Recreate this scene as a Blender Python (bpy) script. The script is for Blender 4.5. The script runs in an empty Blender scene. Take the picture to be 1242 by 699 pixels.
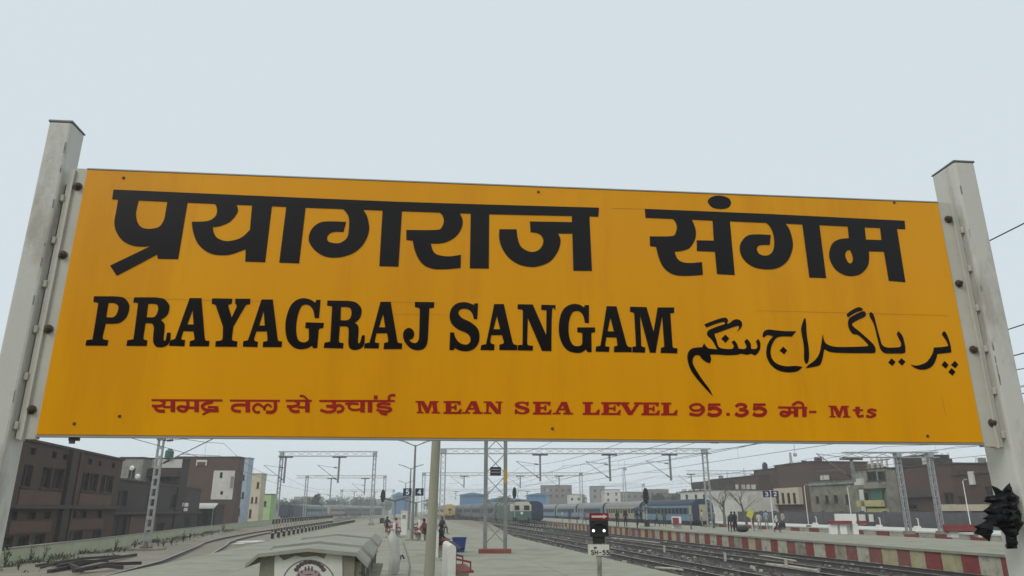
import bpy, bmesh, math, random
from mathutils import Vector, Matrix, noise
from mathutils.geometry import tessellate_polygon
random.seed(7)
R = math.radians
scene = bpy.context.scene
col = scene.collection

# ------------------------------------------------------------------ camera
FPX, PITCH, CAMZ = 869.6, R(17.22), 1.7          # focal length in photo pixels, upward tilt, eye height over platform
cam_d = bpy.data.cameras.new('camera'); cam = bpy.data.objects.new('camera', cam_d); col.objects.link(cam)
cam.location = (0, 0, CAMZ); cam.rotation_euler = (math.pi/2 + PITCH, 0, 0)
cam_d.sensor_width = 36; cam_d.lens = FPX/1242*36; cam_d.clip_end = 5000; cam_d.clip_start = .05
scene.camera = cam

# ------------------------------------------------------------------ world, sun, exposure
SUN_EL, SUN_AZ = R(42), R(-145)                    # azimuth from +Y towards +X
w = bpy.data.worlds.new('World'); scene.world = w; w.use_nodes = True
nt = w.node_tree; nt.nodes.clear()
out = nt.nodes.new('ShaderNodeOutputWorld'); bg = nt.nodes.new('ShaderNodeBackground')
sky = nt.nodes.new('ShaderNodeTexSky'); sky.sky_type = 'NISHITA'; sky.sun_disc = False
sky.sun_elevation = SUN_EL; sky.sun_rotation = SUN_AZ
sky.air_density = 1.0; sky.dust_density = 6.0; sky.ozone_density = 1.0
mixn = nt.nodes.new('ShaderNodeMix'); mixn.data_type = 'RGBA'; mixn.inputs[0].default_value = .92
mixn.inputs[7].default_value = (7.05, 7.95, 8.4, 1)       # even overcast veil over the clear sky
nt.links.new(sky.outputs[0], mixn.inputs[6]); nt.links.new(mixn.outputs[2], bg.inputs[0])
nt.links.new(bg.outputs[0], out.inputs[0]); bg.inputs[1].default_value = .1
sl = bpy.data.lights.new('sun', 'SUN'); sl.energy = 1.15; sl.angle = R(30); sl.color = (1, .95, .88)
so = bpy.data.objects.new('sun', sl); col.objects.link(so); so.location = (0, 0, 60)
sd = Vector((math.sin(SUN_AZ)*math.cos(SUN_EL), math.cos(SUN_AZ)*math.cos(SUN_EL), math.sin(SUN_EL)))
so.rotation_euler = (-sd).to_track_quat('-Z', 'Y').to_euler()
vs = scene.view_settings
vs.view_transform = 'Standard'; vs.look = 'None'; vs.exposure = 0.0; vs.gamma = 1; vs.use_curve_mapping = False
scene.render.engine = 'CYCLES'
scene.cycles.max_bounces = 6; scene.cycles.volume_bounces = 2; scene.cycles.diffuse_bounces = 3

# ------------------------------------------------------------------ pixel helpers (photo is 1242 x 699)
CP, SP = math.cos(PITCH), math.sin(PITCH)
def ray(px, py):
    u = (px-621)/FPX; v = (349.5-py)/FPX
    return Vector((u, CP - v*SP, SP + v*CP))
def atY(px, py, Y):                               # point on the pixel's ray at ground distance Y
    d = ray(px, py); t = Y/d.y
    return Vector((d.x*t, Y, CAMZ + d.z*t))
def atZ(px, py, z=0.0):                           # point where the ray meets the level z
    d = ray(px, py); t = (z-CAMZ)/d.z
    return Vector((d.x*t, d.y*t, z))
def on_line(px, x0, k, py=612):                   # ground point on the line X = x0 + k*Y seen in pixel column px
    d = ray(px, py); r = d.x/d.y
    Y = x0/(r-k); return Vector((r*Y, Y, 0))
def zat(px, py, Y): return atY(px, py, Y).z
K = -.151                                         # direction of the tracks: X = x0 + K*Y
TA = math.atan(-K)                                # the tracks turn this far to the left
def tp(x0, y, z=0.0): return Vector((x0 + K*y, y, z))

# ------------------------------------------------------------------ materials
MATS = {}
def mat(name, c, rough=.8, var=.25, scale=3.0, c2=None, bump=0.0, bscale=40.0, metal=0.0, spec=.4, stain=None, stretch=(1, 1, 1), coords='Object'):
    if name in MATS: return MATS[name]
    m = bpy.data.materials.new(name); m.use_nodes = True
    t = m.node_tree; b = t.nodes['Principled BSDF']
    b.inputs['Roughness'].default_value = rough; b.inputs['Metallic'].default_value = metal
    b.inputs['Specular IOR Level'].default_value = spec
    tc = t.nodes.new('ShaderNodeTexCoord'); mp = t.nodes.new('ShaderNodeMapping')
    mp.inputs['Scale'].default_value = stretch; t.links.new(tc.outputs[coords], mp.inputs[0])
    n = t.nodes.new('ShaderNodeTexNoise'); n.inputs['Scale'].default_value = scale; n.inputs['Detail'].default_value = 6
    n.inputs['Roughness'].default_value = .62
    t.links.new(mp.outputs[0], n.inputs['Vector'])
    r = t.nodes.new('ShaderNodeValToRGB')
    c2 = c2 or tuple(x*(1-var) for x in c)
    r.color_ramp.elements[0].position = .32; r.color_ramp.elements[0].color = (*c2, 1)
    r.color_ramp.elements[1].position = .68; r.color_ramp.elements[1].color = (*c, 1)
    t.links.new(n.outputs[0], r.inputs[0]); last = r.outputs[0]
    if stain:                                     # (colour, scale, threshold, strength): blotches of dirt
        sc, ss, th, st = stain
        n2 = t.nodes.new('ShaderNodeTexNoise'); n2.inputs['Scale'].default_value = ss; n2.inputs['Detail'].default_value = 8
        n2.inputs['Roughness'].default_value = .7; t.links.new(mp.outputs[0], n2.inputs['Vector'])
        mr = t.nodes.new('ShaderNodeMapRange'); mr.inputs[1].default_value = th; mr.inputs[2].default_value = th+.14
        mr.inputs[4].default_value = st; t.links.new(n2.outputs[0], mr.inputs[0])
        mx = t.nodes.new('ShaderNodeMix'); mx.data_type = 'RGBA'
        t.links.new(mr.outputs[0], mx.inputs[0]); t.links.new(last, mx.inputs[6]); mx.inputs[7].default_value = (*sc, 1)
        last = mx.outputs[2]
    t.links.new(last, b.inputs['Base Color'])
    if bump:
        nb = t.nodes.new('ShaderNodeTexNoise'); nb.inputs['Scale'].default_value = bscale; nb.inputs['Detail'].default_value = 4
        t.links.new(tc.outputs[coords], nb.inputs['Vector'])
        bp_ = t.nodes.new('ShaderNodeBump'); bp_.inputs['Strength'].default_value = bump; bp_.inputs['Distance'].default_value = .02
        t.links.new(nb.outputs[0], bp_.inputs['Height']); t.links.new(bp_.outputs[0], b.inputs['Normal'])
    MATS[name] = m; return m
def brickmat(name, c, c2, mortar, scale=1.0, stain=None):
    if name in MATS: return MATS[name]
    m = mat(name, c, .9, stain=stain)
    t = m.node_tree; b = t.nodes['Principled BSDF']
    src = b.inputs['Base Color'].links[0].from_socket
    geo = t.nodes.new('ShaderNodeTexCoord'); mp = t.nodes.new('ShaderNodeMapping'); mp.inputs['Rotation'].default_value = (R(90), 0, 0)
    t.links.new(geo.outputs['Object'], mp.inputs[0])
    br = t.nodes.new('ShaderNodeTexBrick'); br.inputs['Scale'].default_value = scale*4.4
    br.inputs['Color1'].default_value = (*c, 1); br.inputs['Color2'].default_value = (*c2, 1); br.inputs['Mortar'].default_value = (*mortar, 1)
    br.inputs['Mortar Size'].default_value = .03
    t.links.new(mp.outputs[0], br.inputs['Vector'])
    mx = t.nodes.new('ShaderNodeMix'); mx.data_type = 'RGBA'; mx.inputs[0].default_value = .5
    t.links.new(src, mx.inputs[6]); t.links.new(br.outputs[0], mx.inputs[7]); t.links.new(mx.outputs[2], b.inputs['Base Color'])
    return m
def emit(name, c, s):
    m = bpy.data.materials.new(name); m.use_nodes = True; b = m.node_tree.nodes['Principled BSDF']
    b.inputs['Base Color'].default_value = (*c, 1); b.inputs['Emission Color'].default_value = (*c, 1); b.inputs['Emission Strength'].default_value = s
    MATS[name] = m; return m

M_conc = mat('platform_concrete', (.32, .31, .235), .85, .2, 1.3, bump=.2, bscale=25, stain=((.20, .19, .145), .45, .49, .75))
M_conc2 = mat('old_concrete', (.30, .29, .23), .9, .3, 2.5, bump=.3, bscale=30, stain=((.16, .155, .13), 1.6, .52, .7))
M_roofc = mat('booth_roof_cement', (.33, .325, .27), .9, .25, 1.5, bump=.25, bscale=25, stain=((.22, .22, .20), 1.1, .55, .6))
M_white = mat('whitewash', (.66, .66, .60), .8, .15, 2.0, stain=((.36, .34, .29), 2.2, .58, .6))
M_ground = mat('earth', (.23, .20, .15), .95, .35, .25, bump=.5, bscale=12, stain=((.12, .13, .06), .5, .56, .6))
M_yard = mat('yard_soil', (.29, .255, .195), .95, .3, .4, bump=.5, bscale=12, stain=((.20, .17, .12), .6, .52, .7))
M_ball = mat('ballast', (.085, .075, .065), .95, .5, 9.0, bump=1.0, bscale=22, stain=((.25, .225, .18), .55, .54, .8), stretch=(1, .35, 1))
M_rail = mat('rail_steel', (.10, .085, .075), .5, .4, 2.0, metal=.3)
M_railtop = mat('rail_head', (.5, .49, .48), .35, .2, 2.0, metal=.7)
M_sleep = mat('sleeper', (.13, .115, .10), .9, .35, 3.0)
M_red = mat('red_paint', (.25, .05, .045), .75, .3, 2.5, stain=((.17, .11, .09), 2.6, .54, .7))
M_wblock = mat('white_block_paint', (.47, .45, .36), .8, .2, 2.0, stain=((.22, .19, .14), 2.4, .49, .8))
M_wblock2 = mat('yellowed_block_paint', (.44, .40, .24), .8, .25, 2.0, stain=((.25, .22, .14), 2.4, .5, .75))
M_red2 = mat('faded_red_paint', (.25, .085, .07), .8, .3, 2.5, stain=((.2, .15, .12), 2.2, .5, .8))
M_wblock3 = mat('dirty_block_paint', (.36, .33, .26), .85, .3, 2.2, stain=((.17, .14, .11), 1.8, .48, .85))
M_wallg = mat('pale_green_wall', (.46, .48, .34), .9, .15, .6, stain=((.25, .25, .17), .7, .57, .6))
M_yellow = None
M_steelp = mat('galvanised_steel', (.37, .38, .38), .55, .2, 4.0, metal=.25)
M_steeld = mat('dull_mast_steel', (.24, .245, .24), .6, .3, 3.0, metal=.2)
M_dark = mat('black_plastic', (.02, .02, .022), .5, .3, 5)
M_navy = mat('navy_sign', (.015, .02, .07), .5, .2, 4)
M_wire = mat('wire', (.05, .05, .05), .6, .2, 3)
M_glass = mat('dark_window', (.020, .019, .020), .6, .5, 1.5, spec=.2)
M_wpaint = mat('white_paint', (.78, .78, .75), .6, .08, 4)

# ------------------------------------------------------------------ mesh helpers
class MB:
    def __init__(s): s.v = []; s.f = []; s.m = []
    def face(s, pts, mi=0):
        i = len(s.v); s.v += [Vector(p) for p in pts]; s.f.append(tuple(range(i, i+len(pts)))); s.m.append(mi)
    def hexa(s, p, mi=0):                         # 8 points: bottom ring 0-3, top ring 4-7
        i = len(s.v); s.v += [Vector(q) for q in p]
        for f in ((3, 2, 1, 0), (4, 5, 6, 7), (0, 1, 5, 4), (1, 2, 6, 5), (2, 3, 7, 6), (3, 0, 4, 7)):
            s.f.append(tuple(i+k for k in f)); s.m.append(mi)
    def box(s, c, size, rz=0, mi=0, taper=1.0):
        hx, hy, hz = size[0]/2, size[1]/2, size[2]/2
        cs, sn = math.cos(rz), math.sin(rz); P = []
        for z, k in ((-hz, 1), (hz, taper)):
            for x, y in ((-hx, -hy), (hx, -hy), (hx, hy), (-hx, hy)):
                x *= k; y *= k
                P.append((c[0]+x*cs-y*sn, c[1]+x*sn+y*cs, c[2]+z))
        s.hexa(P, mi)
    def beam(s, a, b, w, h=None, mi=0):           # rectangular bar between two points
        a, b = Vector(a), Vector(b); h = h or w
        d = (b-a).normalized(); up = Vector((0, 0, 1)) if abs(d.z) < .95 else Vector((0, 1, 0))
        x = d.cross(up).normalized()*(w/2); y = x.cross(d).normalized()*(h/2)
        s.hexa([a-x-y, a+x-y, b+x-y, b-x-y, a-x+y, a+x+y, b+x+y, b-x+y], mi)
    def tube(s, pts, r, n=8, mi=0, cap=True):     # round bar along points, r a number or one per point
        pts = [Vector(p) for p in pts]
        if not hasattr(r, '__len__'): r = [r]*len(pts)
        base = len(s.v); prev = None
        for k, p in enumerate(pts):
            d = (pts[min(k+1, len(pts)-1)]-pts[max(k-1, 0)]).normalized()
            if prev is None:
                up = Vector((0, 0, 1)) if abs(d.z) < .9 else Vector((1, 0, 0))
                x = d.cross(up).normalized()
            else: x = (prev - d*prev.dot(d)).normalized()
            prev = x; y = d.cross(x)
            for j in range(n):
                a = 2*math.pi*j/n; s.v.append(p + (x*math.cos(a)+y*math.sin(a))*r[k])
        for k in range(len(pts)-1):
            for j in range(n):
                s.f.append((base+k*n+j, base+k*n+(j+1) % n, base+(k+1)*n+(j+1) % n, base+(k+1)*n+j)); s.m.append(mi)
        if cap:
            s.f.append(tuple(base+j for j in range(n))[::-1]); s.m.append(mi)
            s.f.append(tuple(base+(len(pts)-1)*n+j for j in range(n))); s.m.append(mi)
    def prism(s, prof, a, b, mi=0):               # closed profile ring a -> ring b (lists of points)
        i = len(s.v); n = len(a); s.v += [Vector(p) for p in a] + [Vector(p) for p in b]
        for j in range(n): s.f.append((i+j, i+(j+1) % n, i+n+(j+1) % n, i+n+j)); s.m.append(mi)
        s.f.append(tuple(range(i, i+n))[::-1]); s.m.append(mi); s.f.append(tuple(range(i+n, i+2*n))); s.m.append(mi)
    def extrude(s, poly, n, t, mi=0):             # flat polygon pushed along n by t
        n = Vector(n)*t; s.prism(None, poly, [Vector(p)+n for p in poly], mi)
    def sphere(s, c, r, n=10, m=6, mi=0, sc=(1, 1, 1)):
        i = len(s.v); c = Vector(c)
        for a in range(m+1):
            th = math.pi*a/m
            for b in range(n):
                ph = 2*math.pi*b/n
                s.v.append(c + Vector((math.sin(th)*math.cos(ph)*sc[0], math.sin(th)*math.sin(ph)*sc[1], math.cos(th)*sc[2]))*r)
        for a in range(m):
            for b in range(n):
                s.f.append((i+a*n+b, i+(a+1)*n+b, i+(a+1)*n+(b+1) % n, i+a*n+(b+1) % n)); s.m.append(mi)
    def mesh(s, name, mats, off=(0, 0, 0)):
        me = bpy.data.meshes.new(name); o = Vector(off)
        me.from_pydata([tuple(p-o) for p in s.v], [], s.f); me.update()
        for x in (mats if isinstance(mats, (list, tuple)) else [mats]): me.materials.append(x)
        for p, k in zip(me.polygons, s.m): p.material_index = k
        return me
    def build(s, name, mats, parent=None, smooth=False, loc=None, fix=True):
        off = Vector((0, 0, 0))
        if parent is not None: off = world_loc(parent)
        elif loc is not None: off = Vector(loc)
        me = s.mesh(name, mats, off)
        if fix:
            bm = bmesh.new(); bm.from_mesh(me); bmesh.ops.recalc_face_normals(bm, faces=bm.faces); bm.to_mesh(me); bm.free()
        if smooth:
            for p in me.polygons: p.use_smooth = True
            try: me.set_sharp_from_angle(angle=R(40))
            except Exception: pass
        o = bpy.data.objects.new(name, me); col.objects.link(o)
        if parent is not None: o.parent = parent
        elif loc is not None: o.location = off
        return o
def world_loc(o):
    v = Vector((0, 0, 0))
    while o is not None: v += o.location; o = o.parent
    return v
def tag(o, label, cat, group=None):
    o['label'] = label; o['category'] = cat
    if group: o['group'] = group
    return o
def thing(name, label, cat, loc=(0, 0, 0), group=None):
    o = bpy.data.objects.new(name, None); col.objects.link(o); o.location = loc; o.empty_display_size = .2
    return tag(o, label, cat, group)
def struct(o): o['kind'] = 'structure'; return o
def copy_tree(o, parent=None):
    c = o.copy(); col.objects.link(c); c.parent = parent
    for ch in o.children: copy_tree(ch, c)
    return c

# ================================================================== THE SETTING
# the ground sheet, out to the hazy horizon
mb = MB(); mb.face([(-900, -400, -1.05), (900, -400, -1.05), (900, 1300, -1.05), (-900, 1300, -1.05)])
struct(mb.build('ground', M_ground))
# left yard, higher than the track bed on the right
mb = MB()
for i in range(16):
    y0, y1 = -30+i*14, -30+(i+1)*14
    for j in range(6):
        def q(y, j): return Vector((-70+j*12.4 + (-.13*y if j == 5 else -.06*y), y, -.66 + .05*noise.noise((y*.07, j, 3))))
        mb.face([q(y0, j), q(y0, j+1), q(y1, j+1), q(y1, j)])
struct(mb.build('yard_soil_ground', M_yard))
# ballast bed between the two platforms
mb = MB()
for (a, b, z, y0, y1) in ((7.95, 24.2, -.93, -30, 420), (34.2, 44.0, -.93, 10, 420)):
    n = 60
    for i in range(n):
        ya, yb = y0+(y1-y0)*i/n, y0+(y1-y0)*(i+1)/n
        mb.face([tp(a, ya, z), tp(b, ya, z), tp(b, yb, z), tp(a, yb, z)])
struct(mb.build('ballast_bed', M_ball))
# light gravel shoulder beside our platform
mb = MB()
for i in range(30):
    ya, yb = 8+i*4, 12+i*4
    w0 = 3.0+1.2*noise.noise((ya*.13, 1, 1)); w1 = 3.0+1.2*noise.noise((yb*.13, 1, 1))
    mb.face([tp(7.98, ya, -.85), tp(7.98+w0, ya, -.922), tp(7.98+w1, yb, -.922), tp(7.98, yb, -.85)])
struct(mb.build('gravel_shoulder', mat('pale_gravel', (.36, .34, .28), .95, .4, 4, bump=.8, bscale=30, stain=((.16, .15, .13), .8, .52, .8))))

# --- our island platform (5 | 4)
def strip_platform(name, xl, kl, xr, kr, y0, y1, zb, material, n=24):
    mb = MB()
    for i in range(n):
        ya, yb = y0+(y1-y0)*i/n, y0+(y1-y0)*(i+1)/n
        a, b = Vector((xl+kl*ya, ya, -.02)), Vector((xr+kr*ya, ya, -.02)); c, d = Vector((xr+kr*yb, yb, -.02)), Vector((xl+kl*yb, yb, -.02))
        mb.face([a, b, c, d]); dn = Vector((0, 0, zb))
        mb.face([a, d, d+dn, a+dn]); mb.face([b, b+dn, c+dn, c])
    e = Vector((xl+kl*y0, y0, -.02)), Vector((xr+kr*y0, y0, -.02)); mb.face([e[0], e[0]+dn, e[1]+dn, e[1]])
    e = Vector((xl+kl*y1, y1, -.02)), Vector((xr+kr*y1, y1, -.02)); mb.face([e[0], e[1], e[1]+dn, e[0]+dn])
    return struct(mb.build(name, material, fix=True))
plat = strip_platform('platform', -8.3, -.13, 7.8, K, -30, 330, -1.0, M_conc2)
# cast concrete slabs on it, one by one where the joints can be seen
ys = [-30, -18, -8, 0, 6, 11, 15, 19, 22.5, 26, 30, 34, 38, 43, 48, 54, 60, 67, 75, 84, 94, 106, 120, 140, 170, 210, 260, 330]
for i in range(len(ys)-1):
    for j in range(5):
        ga = .012; P = []
        for (yy, jj, sx, sy) in ((ys[i], j, ga, ga), (ys[i], j+1, -ga, ga), (ys[i+1], j+1, -ga, -ga), (ys[i+1], j, ga, -ga)):
            y_ = yy+sy; xl = -8.3-.13*y_; xr = 7.8+K*y_
            P.append(Vector((xl+(xr-xl)*jj/5+sx, y_, 0)))
        dz = random.uniform(-.004, .004)
        mb = MB(); mb.hexa([p+Vector((0, 0, -.019)) for p in P]+[p+Vector((0, 0, dz)) for p in P])
        mb.build('paving_slab', M_conc, plat)

# --- the platform across the tracks (3 | 2), with its red and white edge blocks
RX = 24.35
plat2 = strip_platform('platform', RX+.30, K, 34.0, K, 12, 330, -.98, M_conc)
mb = MB(); mb.hexa([tp(RX-.02, 12, -.11), tp(34.05, 12, -.11), tp(34.05, 330, -.11), tp(RX-.02, 330, -.11), tp(RX-.02, 12, 0), tp(34.05, 12, 0), tp(34.05, 330, 0), tp(RX-.02, 330, 0)])
mb.build('coping', M_conc, plat2)
y = 14.0; i = 0
while y < 150:
    L = (.95 if i % 2 else 1.12)*random.uniform(.9, 1.1)
    d = random.uniform(-.012, .012)
    mb = MB()
    x0 = RX+.06+d
    mb.hexa([tp(x0, y+.015, -.95), tp(RX+.31, y+.015, -.95), tp(RX+.31, y+L-.015, -.95), tp(x0, y+L-.015, -.95),
             tp(x0, y+.015, -.115), tp(RX+.31, y+.015, -.115), tp(RX+.31, y+L-.015, -.115), tp(x0, y+L-.015, -.115)])
    mb.build('edge_block', random.choice((M_red, M_red, M_red2)) if i % 2 else random.choice((M_wblock, M_wblock, M_wblock2, M_wblock3)), plat2)
    y += L; i += 1
# --- the far platform (1) with a striped edge
FX = 44.3
plat3 = strip_platform('platform', FX+.3, K, 52.6, K, 20, 300, -.98, M_conc)
mb = MB(); mb.hexa([tp(FX, 20, -.12), tp(52.6, 20, -.12), tp(52.6, 300, -.12), tp(FX, 300, -.12), tp(FX, 20, .004), tp(52.6, 20, .004), tp(52.6, 300, .004), tp(FX, 300, .004)])
mb.build('coping', M_white, plat3)
y = 36; i = 0
while y < 112:
    mb = MB(); L = 1.9
    mb.hexa([tp(FX+.06, y, -.95), tp(FX+.31, y, -.95), tp(FX+.31, y+L-.02, -.95), tp(FX+.06, y+L-.02, -.95),
             tp(FX+.06, y, -.125), tp(FX+.31, y, -.125), tp(FX+.31, y+L-.02, -.125), tp(FX+.06, y+L-.02, -.125)])
    mb.build('edge_block', M_red if i % 2 else M_wblock, plat3); y += L; i += 1

# --- tracks
def rail_mesh(pts, zt):
    prof = [(-.07, -.17), (.07, -.17), (.07, -.15), (.012, -.13), (.012, -.05), (.036, -.035), (.036, 0), (-.036, 0), (-.036, -.035), (-.012, -.05), (-.012, -.13), (-.07, -.15)]
    mb = MB(); rings = []
    for k, p in enumerate(pts):
        d = (pts[min(k+1, len(pts)-1)]-pts[max(k-1, 0)]).normalized(); n = Vector((d.y, -d.x, 0))
        rings.append([p + n*a + Vector((0, 0, zt+b)) for a, b in prof])
    for k in range(len(rings)-1):
        for j in range(len(prof)):
            mb.face([rings[k][j], rings[k][(j+1) % 12], rings[k+1][(j+1) % 12], rings[k+1][j]], 1 if j == 6 else 0)
    return mb
def track(center, zt, y0, y1, sl_to=120):
    pts = [center(y0+(y1-y0)*i/40) for i in range(41)]
    root = bpy.data.objects.new('railway_track', None); col.objects.link(root); root.location = pts[0]; struct(root)
    for sgn in (-1, 1):
        pp = []
        for k, p in enumerate(pts):
            d = (pts[min(k+1, 40)]-pts[max(k-1, 0)]).normalized(); pp.append(p+Vector((d.y, -d.x, 0))*.838*sgn)
        rail_mesh(pp, zt).build('rail', [M_rail, M_railtop], root)
    mb = MB(); y = y0
    while y < min(y1, sl_to):
        p = center(y); d = (center(y+.5)-p).normalized(); n = Vector((d.y, -d.x, 0))*1.37; e = d*.12
        zb, z2 = zt-.30, zt-.172
        mb.hexa([p-n-e+Vector((0, 0, zb)), p+n-e+Vector((0, 0, zb)), p+n+e+Vector((0, 0, zb)), p-n+e+Vector((0, 0, zb)),
                 p-n-e+Vector((0, 0, z2)), p+n-e+Vector((0, 0, z2)), p+n+e+Vector((0, 0, z2)), p-n+e+Vector((0, 0, z2))])
        y += .66
    o = mb.build('sleepers', M_sleep, root); o['kind'] = 'stuff'
    return root
for x0 in (13.6, 18.2, 22.3): track(lambda y, x0=x0: tp(x0, y), -.74, 5, 400)
for x0 in (36.6, 42.2): track(lambda y, x0=x0: tp(x0, y), -.74, 25, 360, 90)
LT = [(28, -13.7), (35.5, -15.3), (42, -17.3), (48.4, -19.2), (58, -22.2), (74, -25.4), (96, -28.9), (130, -33.6), (400, -72)]
def lefttrack(y):
    for (a, xa), (b, xb) in zip(LT, LT[1:]):
        if y <= b or b == 400:
            i = LT.index((a, xa)); t = (y-a)/(b-a)
            m0 = (xb-LT[i-1][1])/(b-LT[i-1][0])*(b-a) if i > 0 else (xb-xa)
            m1 = (LT[i+2][1]-xa)/(LT[i+2][0]-a)*(b-a) if i < len(LT)-2 else (xb-xa)
            h = ((2*t**3-3*t**2+1)*xa + (t**3-2*t**2+t)*m0 + (-2*t**3+3*t**2)*xb + (t**3-t**2)*m1) if t >= 0 else xa+m0*t
            return Vector((h, y, 0))
tl = track(lefttrack, -.5, 20, 220, 20.5)
track(lambda y: Vector((-20.6-.135*y, y, 0)), -.52, 118, 300, 119)

# loose stones and debris in the track bed: nobody could count them
mb = MB(); rs = random.Random(41)
for _ in range(5200):
    y = 14+rs.random()**1.6*90; x = rs.uniform(8.3, 24.1); s_ = rs.uniform(.03, .10)*(1.25 if rs.random() < .08 else .85); c = tp(x, y, -.92+s_*.3)
    P = [c+Vector((rs.uniform(.6, 1.2)*a*s_, rs.uniform(.6, 1.2)*b*s_, rs.uniform(.5, .9)*e*s_)) for e in (-1, 1) for a, b in ((-1, -1), (1, -1), (1, 1), (-1, 1))]
    mb.hexa(P, 0 if rs.random() < .62 else (1 if rs.random() < .7 else 2))
o = mb.build('ballast_stones', [mat('stone_dark', (.10, .09, .08), .95), mat('stone_mid', (.24, .22, .19), .95), mat('stone_pale', (.45, .43, .37), .95)], fix=False); o['kind'] = 'stuff'; o['label'] = 'loose stones and debris between the rails'; o['category'] = 'stones'

# ================================================================== THE STATION NAME BOARD
BC = Vector((.09451, 2.75941, .77869+CAMZ)); BYAW = .0904846; BW, BH = 3.6, 1.0438
BU = Vector((math.cos(BYAW), math.sin(BYAW), 0)); BV = Vector((0, 0, 1)); BN = Vector((math.sin(BYAW), -math.cos(BYAW), 0))
def bp(px, py, w=0.0):                            # board coordinates (u, v) of a photo pixel at height w over the panel face
    d = ray(px, py); o = Vector((0, 0, CAMZ)); c = BC + BN*w
    t = (c-o).dot(BN)/d.dot(BN); q = o+d*t-BC
    return q.dot(BU), q.dot(BV)
def B3(u, v, w=0.0): return BC + BU*u + BV*v + BN*w
board = thing('station_name_board', 'large yellow station name board with black and red lettering between two grey steel posts', 'sign', (BC.x, BC.y, 0))
# enamel yellow with faint scratches
M_yellow = mat('yellow_enamel', (.83, .365, .004), .28, .05, 1.2, c2=(.77, .325, .004), spec=.24, stain=((.62, .245, .006), 2.2, .50, .38), stretch=(1.6, 1, .22))
M_ink = mat('black_letter_paint', (.007, .0045, .004), .24, .2, 8, spec=.30)
M_redink = mat('red_letter_paint', (.40, .014, .010), .35, .2, 8)
M_post = mat('grey_painted_post', (.62, .61, .56), .55, .12, 2.5, stain=((.36, .33, .28), 5.0, .52, .75), stretch=(1, 1, .35), bump=.08, bscale=60)
M_postw = mat('chipped_strip_paint', (.56, .54, .47), .55, .15, 6, stain=((.17, .12, .08), 11, .62, .9))
M_rust = mat('rusty_bolt', (.12, .09, .07), .7, .5, 30)
mb = MB(); t_ = .022
mb.hexa([B3(-BW/2, -BH/2, -t_), B3(BW/2, -BH/2, -t_), B3(BW/2, -BH/2, 0), B3(-BW/2, -BH/2, 0), B3(-BW/2, BH/2, -t_), B3(BW/2, BH/2, -t_), B3(BW/2, BH/2, 0), B3(-BW/2, BH/2, 0)])
panel = mb.build('panel', M_yellow, board)
bv = panel.modifiers.new('edge', 'BEVEL'); bv.width = .003; bv.segments = 2
# thin galvanised edge channel seen along the top and bottom
for v0, v1 in ((BH/2+.001, BH/2+.006), (-BH/2-.007, -BH/2-.001)):
    mb = MB(); mb.hexa([B3(-BW/2, v0, -t_-.006), B3(BW/2, v0, -t_-.006), B3(BW/2, v0, .0015), B3(-BW/2, v0, .0015), B3(-BW/2, v1, -t_-.006), B3(BW/2, v1, -t_-.006), B3(BW/2, v1, .0015), B3(-BW/2, v1, .0015)])
    mb.build('edge_trim', M_steelp, board)
def bbox_part(name, u0, u1, v0, v1, w0, w1, m, bev=.006, parent=board, slant=0):
    mb = MB(); mb.hexa([B3(u0, v0, w0), B3(u1, v0, w0), B3(u1, v0, w1), B3(u0, v0, w1), B3(u0, v1, w0), B3(u1, v1, w0), B3(u1, v1+slant, w1), B3(u0, v1+slant, w1)])
    o = mb.build(name, m, parent)
    if bev: b = o.modifiers.new('edge', 'BEVEL'); b.width = bev; b.segments = 2
    return o
vg = -BC.z                                        # platform level in board coordinates
# left post
uL0, uL1 = bp(47.5, 206)[0], bp(76.5, 206)[0]; vT = bp(72, 148)[1]
uR0, uR1 = bp(1166, 246)[0], bp(1191, 246)[0]; vT2 = bp(1170, 197)[1]
M_gap = mat('slot_shade_paint', (.10, .085, .07), .9, .4, 20)  # dark tone that paints shade into the slots beside the posts
def edge_mount(u0, u1, sgn, vt, dp=.105):
    """post, cap and the welded angle strip that carries one end of the panel; sgn +1: panel lies to the right of the post"""
    bbox_part('post', u0, u1, vg, vt, -dp, .004, M_post, .010)
    bbox_part('post_cap', u0-.002, u1+.002, vt-.002, vt+.004, -dp-.002, .006, M_steeld, .002, slant=.003)
    pe = u1 if sgn > 0 else u0; be = -BW/2 if sgn > 0 else BW/2      # edge of the post, edge of the panel
    def span(a, b): return (min(a, b), max(a, b))
    s0 = pe+sgn*.013; ml_ = s0+sgn*.010; mid = s0+(be-s0)*.42
    bbox_part('mounting_strip', *span(s0, be), -BH/2-.014, BH/2+.006, -.030, -.020, M_postw, .001)
    bbox_part('mounting_flange', *span(mid, be), -BH/2-.014, BH/2+.006, -.0195, -.005, M_postw, .001)
    bbox_part('mounting_lip', *span(mid-sgn*.004, mid+sgn*.004), -BH/2-.02, BH/2-.004, -.0195, .006, M_postw, .001)
    bbox_part('slot_shade_backing', *span(pe+sgn*.0005, s0), -BH/2-.01, BH/2-.05, -.095, -.04, M_gap, 0)  # added backing, its dark colour stands in for shade in the slots
    for k in range(6):                            # weld beads between post and strip with slots between them
        v = -BH/2+.02+k*.178
        bbox_part('weld_bead', *span(pe+sgn*.0005, s0+sgn*.004), v, v+.028, -.036, -.012, M_postw, .004)
    r = random.Random(int(sgn*3+9))
    for k in range(9):                            # chips along the corner of the post
        v = vt-.05-r.random()*1.2; uu = pe-sgn*.006
        bbox_part('paint_chip', *span(uu, uu-sgn*r.uniform(.002, .006)), v, v+r.uniform(.01, .05), .0041, .0046, M_steeld, 0)
edge_mount(uL0, uL1, 1, vT); edge_mount(uR0, uR1, -1, vT2, .15)
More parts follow.
